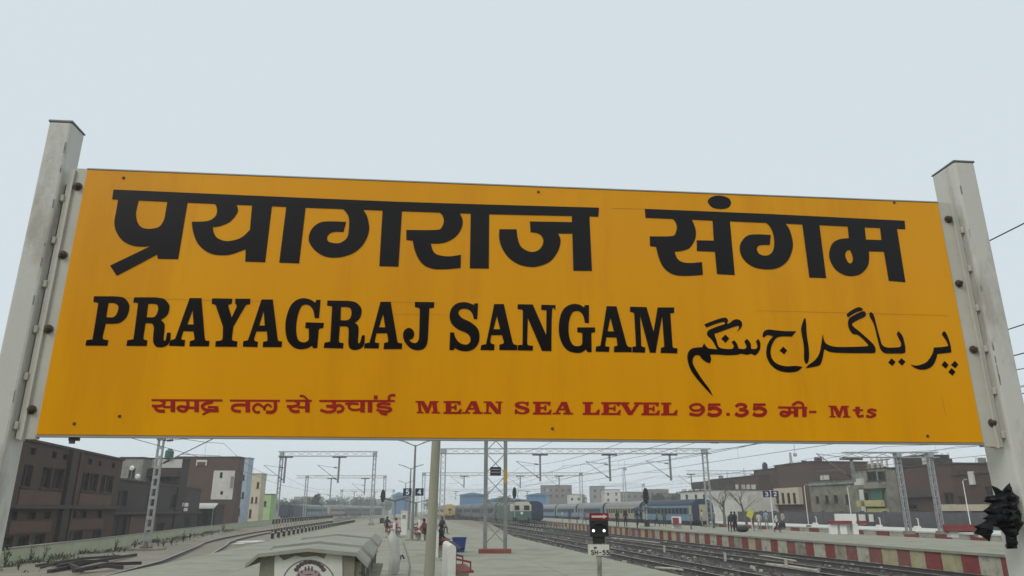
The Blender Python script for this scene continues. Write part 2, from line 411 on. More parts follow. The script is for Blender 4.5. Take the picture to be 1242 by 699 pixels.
def bolt(u, v, w, r):
    b = MB(); c = B3(u, v, w)
    b.tube([c, c+BN*.005], r*1.5, 12); b.tube([c+BN*.005, c+BN*.016], r, 6); b.tube([c+BN*.016, c+BN*.024], r*.5, 8)
    return b.build('bolt', M_rust, board)
for px, py in ((94, 226), (76, 309), (58.5, 399), (38, 497)): u, v = bp(px, py); bolt(u, v, -.005, .011)
for px, py in ((1150.5, 266), (1163.5, 344), (1181, 424), (1204, 513)): u, v = bp(px, py); bolt(u, v, -.005, .011)
for px, py in ((150, 216), (653, 233), (1084.5, 246), (90, 514), (670, 520), (1125, 529), (145, 505)):
    u, v = bp(px, py); b = MB(); c = B3(u, v, .0002); b.tube([c, c+BN*.004], [.006, .0045], 10); b.build('rivet', M_rust, board)
u, v = bp(88, 531)
mb = MB(); mb.box(B3(u, v-.004, -.014), (.035, .012, .012), BYAW); mb.box(B3(u-.006, v-.013, -.014), (.016, .012, .014), BYAW); mb.build('bottom_clip', M_rust, board)
u, v = bp(868, 533); mb = MB(); mb.box(B3(u, v-.004, -.012), (.03, .014, .02), BYAW); mb.build('bottom_clip', M_rust, board)

# ---- lettering: outlines in zoomed-photo coordinates; '~' marks a smooth point
def parse(s, ox, oy, sc):
    pts = []
    for tok in s.split():
        sm = tok[0] == '~'; a, b = tok.lstrip('~').split(',')
        pts.append((ox+float(a)/sc, oy+float(b)/sc, sm))
    return pts
def smooth(pts, n=5):
    N = len(pts); outp = []
    for i in range(N):
        p1, p2 = pts[i], pts[(i+1) % N]
        p0 = pts[i-1] if p1[2] else p1; p3 = pts[(i+2) % N] if p2[2] else p2
        outp.append((p1[0], p1[1]))
        if p1[2] or p2[2]:
            for k in range(1, n):
                t = k/n
                def cr(a, b, c, d): return .5*((2*b)+(-a+c)*t+(2*a-5*b+4*c-d)*t*t+(-a+3*b-3*c+d)*t**3)
                outp.append((cr(p0[0], p1[0], p2[0], p3[0]), cr(p0[1], p1[1], p2[1], p3[1])))
    return outp
def add_outline(mb, conts, h, place):
    """filled contours (first outer, then holes) with side walls; place(point, h) -> 3D"""
    vv = [[Vector((x, -y, 0)) for x, y in c] for c in conts]
    tris = tessellate_polygon(vv); flat = [p for c in conts for p in c]
    base = len(mb.v); mb.v += [place(p, h) for p in flat]
    for t in tris: mb.f.append(tuple(base+k for k in t)); mb.m.append(0)
    k = 0
    for c in conts:
        n = len(c); b0 = len(mb.v); mb.v += [place(p, 0.0) for p in c]
        for j in range(n): mb.f.append((base+k+j, base+k+(j+1) % n, b0+(j+1) % n, b0+j)); mb.m.append(0)
        k += n
def place_board(p, h):
    u, v = bp(p[0], p[1]); return B3(u, v, .0004+h)
GLYPH = {}
def letter(conts, ox, oy, sc, h=.0016, m=None, name='letter', key=None):
    cs = [smooth(parse(c, ox, oy, sc)) for c in conts]
    if key: GLYPH[key] = cs
    mb = MB(); add_outline(mb, cs, h, place_board)
    return mb.build(name, m or M_ink, board)
def head(top, bot, h=.002):
    mb = MB(); add_outline(mb, [list(top)+list(bot)[::-1]], h, place_board); return mb.build('headline_bar', M_ink, board)
S1 = 5.825
head([(138, 230.3), (220, 233.9), (360, 240.0), (480, 245.0), (580, 248.2), (726.3, 252.3)], [(136.3, 241.8), (228, 246), (370, 252), (487.7, 256.4), (593.3, 260), (725.6, 262.9)])
letter(['140,112 ~122,220 ~110,300 ~130,370 ~175,425 ~240,455 ~310,462 370,457 80,597 127,668 413,517 417,548 560,550 628,140 628,115',
        '282,133 485,145 ~472,220 ~462,270 ~430,320 ~370,337 ~310,330 ~275,295 ~262,240 ~268,190'], 120, 220, S1)
letter(['200,140 ~238,162 ~253,205 ~240,250 ~185,282 75,287 ~82,350 ~110,430 ~160,485 ~220,515 ~290,523 ~360,515 455,480 452,568 592,572 640,170 640,150 502,150 500,172 485,345 ~430,395 ~370,418 ~310,423 ~255,402 ~230,365 222,325 ~280,315 ~345,285 ~388,235 ~400,200 385,150'], 220, 220, S1)
letter(['742,160 742,180 692,575 832,580 877,190 877,165'], 220, 220, S1)
letter(['295,178 ~340,210 ~368,260 ~368,340 ~355,400 ~310,435 ~260,438 ~222,425 ~215,395 ~235,368 ~270,358 330,358 348,288 ~210,285 ~150,300 ~105,340 ~85,395 ~92,440 ~130,490 ~190,528 ~260,540 ~340,530 ~420,495 ~480,430 ~510,350 ~505,280 ~490,235 460,188'], 360, 220, S1)
letter(['607,192 583,600 718,603 743,210 743,196'], 360, 220, S1)
letter(['285,204 ~325,235 ~340,280 ~325,325 ~285,345 75,345 75,415 120,420 ~135,490 ~165,555 ~210,600 ~270,620 ~350,622 ~410,617 458,612 460,520 ~400,530 ~345,530 ~290,518 ~262,490 248,440 ~310,440 ~370,425 ~430,385 ~465,330 ~472,275 445,210'], 480, 220, S1)
letter(['530,212 523,615 657,617 660,225 660,217'], 480, 220, S1)
letter(['662,236 662,290 365,285 370,360 ~425,370 ~455,400 ~458,440 ~435,480 ~390,500 ~345,492 ~300,460 ~278,400 270,340 150,340 ~148,400 ~165,465 ~210,535 ~280,585 ~360,605 ~430,600 ~510,565 ~560,500 ~580,440 ~578,400 562,370 665,370 672,632 803,633 785,250 785,238'], 580, 220, S1)
head([(782, 253.7), (930, 259.8), (1030, 264.8), (1096.8, 268.1)], [(782.9, 264.3), (885.5, 268.6), (993.6, 273.2), (1097.7, 278.1)])
letter(['~597,44 ~660,62 ~678,98 ~655,130 ~600,138 ~545,125 ~515,85 ~540,55'], 770, 230, S1)
letter(['225,192 ~275,215 ~295,255 ~290,300 ~260,330 105,332 107,400 150,405 ~165,470 ~195,540 ~240,585 ~300,607 ~380,610 480,603 473,513 ~400,520 ~340,515 ~300,490 280,440 ~340,432 ~390,410 ~425,350 ~430,300 ~420,255 395,200'], 770, 230, S1)
letter(['548,205 557,362 437,360 438,435 565,440 580,598 705,604 670,222 670,212'], 770, 230, S1)
letter(['318,215 ~365,255 ~393,310 ~402,380 ~392,435 ~365,462 ~330,468 ~295,455 ~278,420 ~300,394 370,392 377,322 ~270,318 ~210,328 ~170,370 ~158,415 ~170,470 ~210,520 ~270,553 ~350,565 ~430,553 ~495,505 ~528,430 ~532,370 ~515,300 ~495,260 462,222'], 870, 230, S1)
letter(['598,230 650,622 768,626 720,252 718,238'], 870, 230, S1)
letter(['395,252 405,345 ~340,352 ~290,380 ~267,440 ~272,500 ~310,565 ~370,603 ~430,612 ~490,595 ~535,545 ~547,490 545,437 652,440 687,645 803,655 745,285 742,262',
        '515,268 625,272 635,358 525,355', '413,428 ~430,470 ~432,505 ~415,523 ~395,510 ~378,465 ~390,435'], 960, 230, S1)
S2 = 7.767
E = lambda ox, *c, key=None: letter(list(c), ox, 350, S2, key=key)
E(100, '110,75 300,75 ~390,88 ~438,145 ~440,200 ~415,270 ~360,320 ~300,332 220,332 190,455 ~200,480 245,488 235,540 30,538 40,488 ~85,480 ~100,460 150,150 ~146,136 105,128', '245,138 ~300,138 ~335,160 ~340,190 ~325,240 ~290,272 225,272')
E(100, '490,85 690,85 ~770,100 ~815,150 ~820,190 ~800,250 740,298 ~770,330 ~775,370 ~765,480 ~785,485 ~800,420 832,420 ~825,500 ~790,540 ~740,555 ~690,545 ~668,500 ~670,430 ~675,370 ~660,335 ~630,328 595,328 575,460 ~580,482 612,490 605,542 415,540 425,488 ~470,480 ~485,455 525,150 ~520,138 480,132', '620,145 ~670,145 ~705,155 ~715,195 ~700,245 ~670,272 605,272')
E(200, '235,92 345,92 375,460 ~385,490 420,495 415,545 232,545 237,497 ~275,485 ~280,470 270,405 175,402 155,465 ~160,482 190,487 185,545 40,540 55,490 ~95,475 ~105,455', '262,205 272,340 212,340')
E(200, '445,95 635,97 630,145 ~605,152 ~600,170 630,275 675,180 ~675,155 663,148 665,98 805,98 803,148 ~770,155 ~750,180 645,360 632,470 ~640,490 683,500 678,550 475,548 480,498 ~530,490 ~545,465 548,360 485,175 ~475,155 443,145')
E(300, '135,105 240,105 285,470 ~295,495 328,500 322,553 145,552 150,503 ~185,495 ~190,475 185,405 85,405 65,470 ~70,495 100,502 95,552 -42,548 -37,498 ~0,488 ~15,465', '155,210 165,350 112,350')
E(300, '640,135 652,108 690,108 675,280 635,280 ~622,210 ~590,165 ~550,152 ~510,170 ~480,240 ~463,330 ~462,420 ~480,485 ~520,508 ~560,502 580,480 580,380 545,372 552,320 722,325 715,372 ~680,380 672,400 658,562 618,562 610,540 ~560,565 ~490,572 ~430,550 ~380,490 ~360,400 ~365,290 ~400,180 ~450,120 ~520,93 ~590,105')
E(400, '-22,115 170,118 ~240,130 ~290,175 ~300,225 ~280,285 235,325 ~265,350 ~272,400 ~265,505 ~285,510 ~305,445 330,445 ~325,520 ~300,560 ~240,580 ~190,565 ~175,510 ~178,430 ~175,375 ~155,358 95,358 85,490 ~95,510 130,515 125,565 -57,560 -49,512 ~-5,502 ~5,480 22,180 ~18,168 -25,162', '105,175 ~160,175 ~195,190 ~205,230 ~195,275 ~165,300 102,300')
E(400, '478,127 573,127 635,490 ~645,512 682,518 678,570 507,572 512,515 ~548,505 ~550,490 540,422 440,422 425,490 ~430,510 465,515 460,565 322,563 330,520 ~365,510 ~380,490', '502,240 523,367 463,367', key='A')
E(400, '802,128 984,130 982,180 ~942,188 ~937,205 925,450 ~915,525 ~880,570 ~820,582 ~755,560 ~705,500 ~690,440 ~705,395 ~745,372 ~785,395 ~795,440 ~775,475 745,485 ~775,510 ~810,515 ~835,490 ~842,440 848,205 ~840,185 802,175')
E(500, '580,158 585,142 620,142 612,290 580,288 ~565,235 ~530,200 ~485,190 ~445,205 ~437,240 ~470,280 ~550,320 ~610,370 ~632,430 ~625,510 ~580,570 ~510,592 ~440,582 400,560 390,580 350,580 357,415 392,415 ~410,470 ~450,515 ~510,530 ~545,505 ~545,460 ~510,420 ~430,385 ~370,330 ~352,260 ~370,190 ~420,143 ~490,130 ~540,140', key='S')
E(500, '772,148 862,148 942,495 ~955,525 988,535 988,582 820,580 822,530 ~855,520 ~862,505 845,440 745,440 735,500 ~745,520 775,530 772,582 642,580 650,535 ~685,525 ~700,500', '797,260 828,385 765,385')
E(600, '217,150 358,152 485,440 488,210 ~480,205 437,200 440,155 572,158 570,205 ~540,212 533,590 445,588 312,280 305,510 ~315,535 360,540 357,585 217,583 218,535 ~255,530 ~262,510 265,210 ~255,200 215,195', key='N')
E(600, '840,180 850,158 887,158 887,325 850,325 ~835,260 ~805,222 ~770,212 ~730,230 ~702,300 ~695,390 ~705,470 ~735,530 ~775,545 ~815,535 825,510 825,420 778,412 778,368 945,368 945,412 ~915,418 910,430 912,600 875,600 860,575 ~810,605 ~750,605 ~690,585 ~640,530 ~608,440 ~605,340 ~625,240 ~670,175 ~740,147 ~800,155')
E(710, '200,168 292,170 385,520 ~400,548 435,555 435,600 268,600 270,548 ~298,540 ~300,525 292,462 198,460 187,520 ~190,545 225,550 222,597 95,595 100,548 ~135,540 ~145,515', '235,275 268,405 208,405')
E(710, '420,173 575,177 642,410 680,180 835,180 835,230 ~805,235 ~800,245 820,545 ~830,560 865,565 865,612 708,607 712,560 ~740,550 ~742,535 722,260 660,607 607,605 513,250 525,535 ~535,550 563,555 560,605 442,602 442,552 ~470,545 ~475,530 460,245 ~450,228 420,220', key='M')
# Urdu line
U1 = lambda *c: letter(list(c), 825, 370, 5.825)
U1('230,645 ~150,560 ~80,470 ~52,390 ~55,340 ~80,310 ~130,300 155,300 168,272 ~195,305 ~240,312 262,315 ~225,250 ~192,215 ~195,185 ~230,165 ~300,140 ~345,130 ~375,108 ~410,103 ~435,125 ~430,160 400,190 ~414,165 ~410,148 ~370,158 ~330,172 240,205 ~255,250 ~275,300 ~330,312 370,310 ~378,290 362,262 380,250 ~400,275 410,308 ~450,312 ~468,295 452,258 470,240 ~495,270 500,310 ~530,312 ~545,295 535,258 550,240 ~565,270 ~560,320 ~530,355 ~500,345 ~470,352 ~430,345 ~400,352 ~330,355 ~250,350 210,352 ~217,385 208,412 ~180,402 ~150,378 ~135,357 ~105,357 ~88,385 ~95,430 ~150,520 ~205,595')
U1('170,138 ~240,110 ~310,90 ~335,105 ~330,130 308,150 ~316,128 ~300,120 ~240,138 185,160')
U1('318,210 345,238 320,268 290,240')
U2 = lambda *c: letter(list(c), 910, 370, S2)
U2('115,300 ~125,255 ~165,233 ~240,240 ~330,248 430,248 390,298 ~270,300 ~215,350 ~190,430 ~205,510 ~260,560 ~340,578 ~430,575 490,585 ~440,625 ~350,635 ~260,615 ~190,560 ~152,480 ~155,400 ~175,345 215,295 ~170,285 ~150,290 130,305')
U2('310,393 345,430 318,465 275,430')
U2('~513,122 ~525,180 ~530,280 ~548,400 ~552,490 ~540,545 ~520,550 ~505,500 ~505,400 ~485,280 ~478,230 ~490,175')
U3 = lambda *c: letter(list(c), 990, 360, S2)
U3('60,355 ~72,410 ~95,445 ~150,468 ~230,475 ~400,472 485,466 490,455 ~440,400 ~385,358 ~345,352 ~312,310 ~298,255 ~310,205 ~360,172 ~440,137 ~465,160 ~455,190 ~400,215 335,252 ~345,280 ~400,325 ~480,395 ~540,455 ~557,500 ~545,530 ~460,532 ~250,530 ~130,520 80,495 ~70,510 ~60,570 ~35,640 ~-20,660 -101,673 ~-70,640 ~-10,595 ~30,530 ~48,440')
U3('285,165 ~330,130 ~395,100 ~435,115 430,130 ~370,150 ~320,180 295,197')
U3('~500,160 ~515,147 ~540,175 ~565,270 ~600,400 ~620,455 ~660,478 ~730,480 ~790,472 ~798,440 ~780,400 757,350 772,325 ~810,370 ~830,440 ~838,500 ~825,532 ~740,535 ~650,533 ~605,495 ~580,410 ~545,270 ~505,190')
U3('707,582 745,615 715,652 677,620'); U3('800,580 838,612 808,650 770,615')
U4 = lambda *c: letter(list(c), 1080, 380, S2)
U4('~485,200 ~500,172 ~520,185 ~545,240 ~565,310 572,370 440,385 ~425,440 ~390,500 ~330,530 ~270,530 ~220,510 190,485 ~240,495 ~300,480 ~350,450 ~395,380 408,325 480,320 545,310 ~530,270 ~505,230')
U4('508,452 545,487 520,522 480,487'); U4('605,450 637,485 608,518 570,487'); U4('573,518 610,552 583,588 543,555')
# red line: pen strokes in zoomed-photo coordinates
def stroke_poly(pts, wd):
    P = smooth(pts, 6) if len(pts) > 2 else [(p[0], p[1]) for p in pts]
    if len(pts) > 2:                               # open path: drop the closing run
        k = len(P)
        last = (pts[-1][0], pts[-1][1]); P = P[:P.index(last)+1]
    L, Rr = [], []
    for i, p in enumerate(P):
        a, b = P[max(i-1, 0)], P[min(i+1, len(P)-1)]; dx, dy = b[0]-a[0], b[1]-a[1]; l = math.hypot(dx, dy) or 1
        L.append((p[0]-dy/l*wd/2, p[1]+dx/l*wd/2)); Rr.append((p[0]+dy/l*wd/2, p[1]-dx/l*wd/2))
    return L, Rr
def strokes(items, ox, oy, sc, m=None, place=place_board, parent=board, name='letter', h0=.001):
    mb = MB()
    for k, it in enumerate(items):
        s, wd = it; h = h0 + k*.00012
        L, Rr = stroke_poly(parse(s, ox, oy, sc), wd/sc)
        b = len(mb.v); n = len(L)
        mb.v += [place(p, h) for p in L] + [place(p, h) for p in Rr] + [place(p, 0) for p in L] + [place(p, 0) for p in Rr]
        for i in range(n-1):
            mb.f += [(b+i, b+n+i, b+n+i+1, b+i+1), (b+i, b+i+1, b+2*n+i+1, b+2*n+i), (b+n+i+1, b+n+i, b+3*n+i, b+3*n+i+1)]; mb.m += [0, 0, 0]
        mb.f += [(b, b+2*n, b+3*n, b+n), (b+n-1, b+2*n-1, b+4*n-1, b+3*n-1)]; mb.m += [0, 0]
    return mb.build(name, m or M_redink, parent)
X1 = lambda *i: strokes(i, 180, 470, 7.7625)
X1(('30,120 262,121', 19), ('110,122 ~150,140 ~135,168 ~90,176 35,174', 26), ('62,180 ~80,212 ~115,224 155,222', 30), ('140,184 220,186', 20), ('231,118 231,232', 42))
X1(('262,121 480,122', 19), ('368,122 ~372,180 ~345,222 ~300,218 ~278,195 ~310,180 372,190', 28), ('370,192 450,192', 22), ('455,118 455,232', 42))
X1(('480,122 697,123', 19), ('595,122 595,140 ~540,152 ~508,178 ~530,208 ~590,218 662,220', 30), ('560,185 655,187', 20), ('640,187 640,225', 38), ('580,222 510,256', 18))
X1(('768,124 1000,125', 19), ('930,168 ~840,165 ~795,180 ~800,215 870,228', 28), ('936,120 936,235', 42))
X1(('1000,125 1238,126', 19), ('1062,168 ~1030,158 ~995,178 ~990,212 ~1015,234 1050,232', 24), ('1055,172 ~1085,185 ~1092,210 ~1100,178 ~1130,162 1160,186', 20), ('1192,122 ~1196,200 ~1165,232 1108,232', 32))
X2 = lambda *i: strokes(i, 330, 470, 7.7625)
X2(('130,125 375,126', 19), ('215,126 ~250,145 ~235,170 ~190,180 140,178', 26), ('165,182 ~180,214 ~215,228 258,225', 30), ('240,186 320,188', 20), ('333,122 333,235', 42), ('262,80 ~300,85 340,124', 20))
X2(('445,128 690,128', 19), ('560,128 ~590,150 ~570,172 510,178', 26), ('530,178 ~590,192 ~580,222 ~520,232 455,212', 26), ('580,192 ~630,168 ~668,190 ~655,222 610,232', 26))
X2(('690,128 880,128', 19), ('688,156 ~740,152 815,156', 20), ('735,158 ~722,188 ~765,212 840,206', 22), ('852,124 852,236', 42))
X2(('880,128 1000,128', 19), ('922,124 922,236', 42))
X2(('958,94 994,94', 36),)
X2(('1000,128 1155,128', 19), ('1062,124 1062,150', 28), ('1115,160 ~1050,152 ~1000,162 ~1005,182 ~1080,190 ~1120,205 ~1090,228 ~1020,220 985,208', 24), ('1010,228 ~1040,250 1085,255', 20), ('1108,126 ~1100,95 ~1120,75 1160,74', 24))
def stretched(key, x0, x1, yt, yb, h=.0014):       # a letter shape of the big line, widened into the small line
    cs = GLYPH[key]; allp = [p for c in cs for p in c]
    a0, a1 = min(p[0] for p in allp), max(p[0] for p in allp); b0, b1 = min(p[1] for p in allp), max(p[1] for p in allp)
    cc = [[(x0+(p[0]-a0)/(a1-a0)*(x1-x0), yt+(p[1]-b0)/(b1-b0)*(yb-yt)) for p in c] for c in cs]
    mb = MB(); add_outline(mb, cc, h, place_board); mb.build('letter', M_redink, board)
def slabE(x0, x1): return (f'{x0},0 {x1-4},0 {x1-6},18 {x1-14},18 {x1-22},9 {x0+34},9 {x0+34},24 {x1-34},24 {x1-32},16 {x1-24},16 {x1-24},41 {x1-32},41 {x1-34},33 {x0+34},33 {x0+34},49 {x1-18},49 {x1-8},36 {x1},36 {x1-3},58 {x0},58 {x0},50 {x0+10},49 {x0+10},9 {x0},8')
def slabL(x0, x1): return (f'{x0},0 {x0+46},0 {x0+46},8 {x0+36},9 {x0+36},49 {x1-20},49 {x1-8},34 {x1},34 {x1-3},58 {x0},58 {x0},50 {x0+10},49 {x0+10},9 {x0},8')
def slabV(x0, x1): mx = (x0+x1)/2; return (f'{x0},0 {x0+46},0 {x0+46},8 {x0+36},9 {mx+4},40 {x1-26},9 {x1-34},8 {x1-34},0 {x1},0 {x1},8 {x1-10},9 {mx+8},58 {mx-10},58 {x0+10},9 {x0},8')
def ty(x): return 486.4+(x-504)/(822-504)*2.2
S3 = 3.764
for g, a, b in (('M', 15, 127), ('A', 226, 322), ('N', 326, 413), ('S', 467, 535), ('A', 640, 734)):
    X0, X1_ = 500+a/S3, 500+b/S3; stretched(g, X0, X1_, ty(X0), ty(X0)+15.2)
for f, a, b in ((slabE, 143, 226), (slabE, 551, 636), (slabL, 778, 856), (slabE, 863, 952), (slabV, 944, 1046), (slabE, 1046, 1130), (slabL, 1136, 1211)):
    letter([f(a, b)], 500, ty(500+a/S3), S3, .0014, M_redink)
S4 = 4.968
N4 = lambda *i: strokes(i, 825, 470, S4)
N4(('134,124 ~118,104 ~85,103 ~60,118 ~78,138 ~112,138 133,126', 15), ('134,112 ~140,140 ~112,166 62,162', 17), ('64,152 64,168', 18))
def five(dx): N4((f'{168+dx},104 {242+dx},104', 15), (f'{176+dx},100 {172+dx},138', 14), (f'{172+dx},132 ~{205+dx},124 ~{240+dx},140 ~{228+dx},164 ~{190+dx},168 {166+dx},158', 21))
five(0); five(272)
N4(('278,162 298,162', 18),)
N4(('335,118 ~350,104 ~380,104 ~395,116 ~375,132 355,133', 18), ('355,134 ~390,138 ~404,152 ~380,168 ~350,168 332,156', 20))
N4(('590,121 765,123', 13), ('655,121 ~660,155 ~635,172 ~608,165 ~615,148 655,152', 17), ('655,150 690,150', 14), ('697,120 697,178', 26), ('748,120 748,178', 26), ('740,122 ~735,98 ~705,90 675,108', 15))
N4(('776,148 820,148', 14),)
stretched('M', 825+893/S4, 825+1025/S4, 470+110/S4, 470+182/S4)
N4(('1040,138 1102,138', 12), ('1068,116 1068,160', 26), ('1066,158 ~1075,175 1104,170', 15))
N4(('1178,140 ~1150,134 ~1132,144 ~1155,156 ~1174,166 ~1150,178 1124,172', 15), ('1178,132 1178,146', 9), ('1125,166 1125,182', 9))
# faint scratch lines scored across the enamel
for a, b in (((742, 253), (790, 254)), ((918, 377), (1150, 383)), ((150, 362), (320, 366)), ((470, 366), (530, 368)), ((470, 381), (540, 382)), ((1142, 480), (1147, 505))):
    strokes([(f'{a[0]},{a[1]} {b[0]},{b[1]}', .5)], 0, 0, 1, mat('scratch', (.62, .25, .01), .5), h0=.0002, name='scratch')

# ================================================================== BLACK TORN PLASTIC ON THE RIGHT POST
prof = '505,145 545,160 580,185 595,150 618,130 640,190 665,215 665,270 685,330 690,400 660,450 665,530 600,532 590,450 570,425 545,400 520,395 510,430 495,490 470,470 440,450 400,437 420,410 395,395 440,380 480,355 450,350 490,325 455,300 485,280 510,255 460,245 470,215 530,205'
OUT = [(1100+float(a)/5.03, 560+float(b)/5.03) for a, b in (t.split(',') for t in prof.split())]
def inside(p, poly):
    c = False; n = len(poly)
    for i in range(n):
        (x1, y1), (x2, y2) = poly[i], poly[i-1]
        if (y1 > p[1]) != (y2 > p[1]) and p[0] < (x2-x1)*(p[1]-y1)/(y2-y1)+x1: c = not c
    return c
def edged(p, poly):
    best = 1e9
    for i in range(len(poly)):
        a, b = Vector(poly[i-1]), Vector(poly[i]); q = Vector(p); t = max(0, min(1, (q-a).dot(b-a)/max((b-a).length_squared, 1e-9)))
        best = min(best, (q-a-(b-a)*t).length)
    return best
from mathutils.geometry import delaunay_2d_cdt
rng = random.Random(3)
vs2 = [Vector(p) for p in OUT]; nO = len(vs2)
for _ in range(900):
    p = (rng.uniform(1178, 1242), rng.uniform(584, 668))
    if inside(p, OUT) and edged(p, OUT) > 1.2: vs2.append(Vector(p))
res = delaunay_2d_cdt(vs2, [(i, (i+1) % nO) for i in range(nO)], [], 1, 1e-4)
mb = MB()
for side in (1, -1):
    base = len(mb.v)
    for p in res[0]:
        d = edged(p, OUT); u, v = bp(p.x, p.y, -.02)
        cr = noise.noise((p.x*.16, p.y*.16, 4.0))*.018 + noise.noise((p.x*.45, p.y*.45, 9.0))*.010
        mb.v.append(B3(u, v, -.012 + side*min(d*.0045, .038) + (cr if d > .5 else 0)))
    for f in res[2]: mb.f.append(tuple(base+i for i in f)); mb.m.append(0)
rag = mb.build('torn_plastic_bag', mat('black_rag_plastic', (.008, .008, .011), .5, .4, 20, spec=.22), loc=(B3(uR0, -.5).x, B3(uR0, -.5).y, B3(0, bp(1210, 640, -.02)[1]).z))
tag(rag, 'ragged black plastic snagged on the right post below the name board', 'plastic bag')

# ================================================================== NEAR PLATFORM FURNITURE
# --- concrete water booth with a crest, lower left of centre
wb = thing('water_booth', 'low concrete water booth with cement roof and painted round crest', 'water booth', (-2.95, 11, 0))
ax = Vector((K, 1, 0)).normalized(); nx = Vector((ax.y, -ax.x, 0)); F0 = Vector((-2.93, 11.0, 0))
def W(a, s, z): return F0 + nx*a + ax*s + Vector((0, 0, z))
bwid = .66
mb = MB(); mb.hexa([W(-bwid, 0, 0), W(bwid, 0, 0), W(bwid, 9.2, 0), W(-bwid, 9.2, 0), W(-bwid, 0, 1.08), W(bwid, 0, 1.08), W(bwid, 9.2, 1.08), W(-bwid, 9.2, 1.08)])
mb.build('wall', M_conc2, wb)
mb = MB(); mb.extrude([W(-bwid, .01, 1.02), W(bwid, .01, 1.02), W(bwid-.02, .01, 1.1), W(0, .01, 1.15), W(-bwid+.02, .01, 1.1)], ax, -.012); mb.build('gable', M_conc2, wb)
prof_o = [(-.84, .975), (-.68, 1.115), (0, 1.185), (.68, 1.115), (.85, .955)]
s0 = -.12
for k, Ls in enumerate((1.5, 1.9, 2.0, 2.0, 2.1)):
    dz = .035 if k % 2 else 0; e = .03 if k % 2 else 0
    po = [(a*(1+e), z+dz) for a, z in prof_o]; pi = [(a*(1+e), z+dz-.05) for a, z in prof_o][::-1]
    ring = po+pi
    mb = MB(); mb.prism(None, [W(a, s0, z) for a, z in ring], [W(a, s0+Ls, z) for a, z in ring]); mb.build('roof_section', M_roofc, wb)
    s0 += Ls-.06
for k, s in enumerate((.05, 2.3, 4.6, 6.9, 9.15)):  # pilasters on the long side
    mb = MB(); mb.hexa([W(bwid, s-.0, 0), W(bwid+.06, s, 0), W(bwid+.06, s+.16, 0), W(bwid, s+.16, 0), W(bwid, s, 1.0), W(bwid+.06, s, .98), W(bwid+.06, s+.16, .98), W(bwid, s+.16, 1.0)]); mb.build('pilaster', M_conc2, wb)
for k, s in enumerate((.35, 1.3, 2.6, 3.6, 5.0, 6.0, 7.3, 8.3)):
    mb = MB(); mb.tube([W(bwid, s+.2, .72), W(bwid+.09, s+.2, .72), W(bwid+.11, s+.2, .66)], .014, 8); mb.build('tap', M_steeld, wb)
mb = MB(); mb.hexa([W(bwid, .3, .3), W(bwid+.25, .3, .3), W(bwid+.25, 9, .3), W(bwid, 9, .3), W(bwid, .3, .38), W(bwid+.25, .3, .38), W(bwid+.25, 9, .38), W(bwid, 9, .38)]); mb.build('basin_ledge', M_conc2, wb)
# whitewashed panel and crest on the end wall
def Wf(a, z, h=0.0): return W(a, -.012-h, z)
def wf_px(px, py):                                # end-wall coordinates of a pixel
    d = ray(px, py); o = Vector((0, 0, CAMZ)); c = W(0, -.012, 0); t = (c-o).dot(ax)/d.dot(ax); q = o+d*t
    return (q-c).dot(nx), q.z
def place_wb(p, h): a, z = wf_px(p[0], p[1]); return Wf(a, z, h)
pan = [(333, 676), (336, 671.5), (344, 680), (352, 677), (358, 674), (368, 676), (384, 674), (393, 678), (397, 670.5), (415, 669.5), (416, 740), (332, 740)]
mb = MB(); add_outline(mb, [pan], .004, place_wb); mb.build('whitewash_panel', M_white, wb)
M_crest = mat('crest_maroon', (.15, .105, .105), .8, .5, 30); M_crestp = mat('crest_pink', (.42, .33, .33), .8, .3, 30)
cx, cy, rr = 374.5, 709, 32.5
ring = [(cx+rr*math.cos(a)*1.0, cy+rr*.93*math.sin(a)) for a in [2*math.pi*i/48 for i in range(48)]]; ring2 = [(cx+(x-cx)*.95, cy+(y-cy)*.95) for x, y in ring]
mb = MB(); add_outline(mb, [ring, ring2], .006, place_wb); mb.build('crest_ring', mat('crest_grey', (.2, .2, .19), .8, .4, 25), wb)
mb = MB()
body = [(360, 740), (358, 700), (362, 693), (374.5, 689), (387, 693), (391, 700), (389, 740)]
add_outline(mb, [body], .0055, place_wb); mb.build('crest_body', M_crestp, wb)
for i in range(9):
    a = R(200+i*17.5); x, y_ = cx+1.5+17.5*math.cos(a), 696+14*math.sin(a)
    pe = [(x+3.2*math.cos(b), y_+2.6*math.sin(b)) for b in [2*math.pi*j/10 for j in range(10)]]
    mb = MB(); add_outline(mb, [pe], .0075, place_wb); mb.build('crest_petal', M_crest, wb)
for x, y_, wx, wy in ((370.5, 690, 1.1, 3), (374.5, 689.5, 1.0, 3.4), (378.5, 690, 1.1, 3), (366, 694, 1.3, 1.6), (383, 694, 1.3, 1.6), (374.5, 697, 5, .8), (362.5, 699, 1.2, 4), (387, 699, 1.2, 4), (370, 702, .8, 3), (379, 702, .8, 3)):
    pe = [(x+wx*math.cos(b), y_+wy*math.sin(b)) for b in [2*math.pi*j/8 for j in range(8)]]
    mb = MB(); add_outline(mb, [pe], .0085, place_wb); mb.build('crest_mark', M_crest, wb)
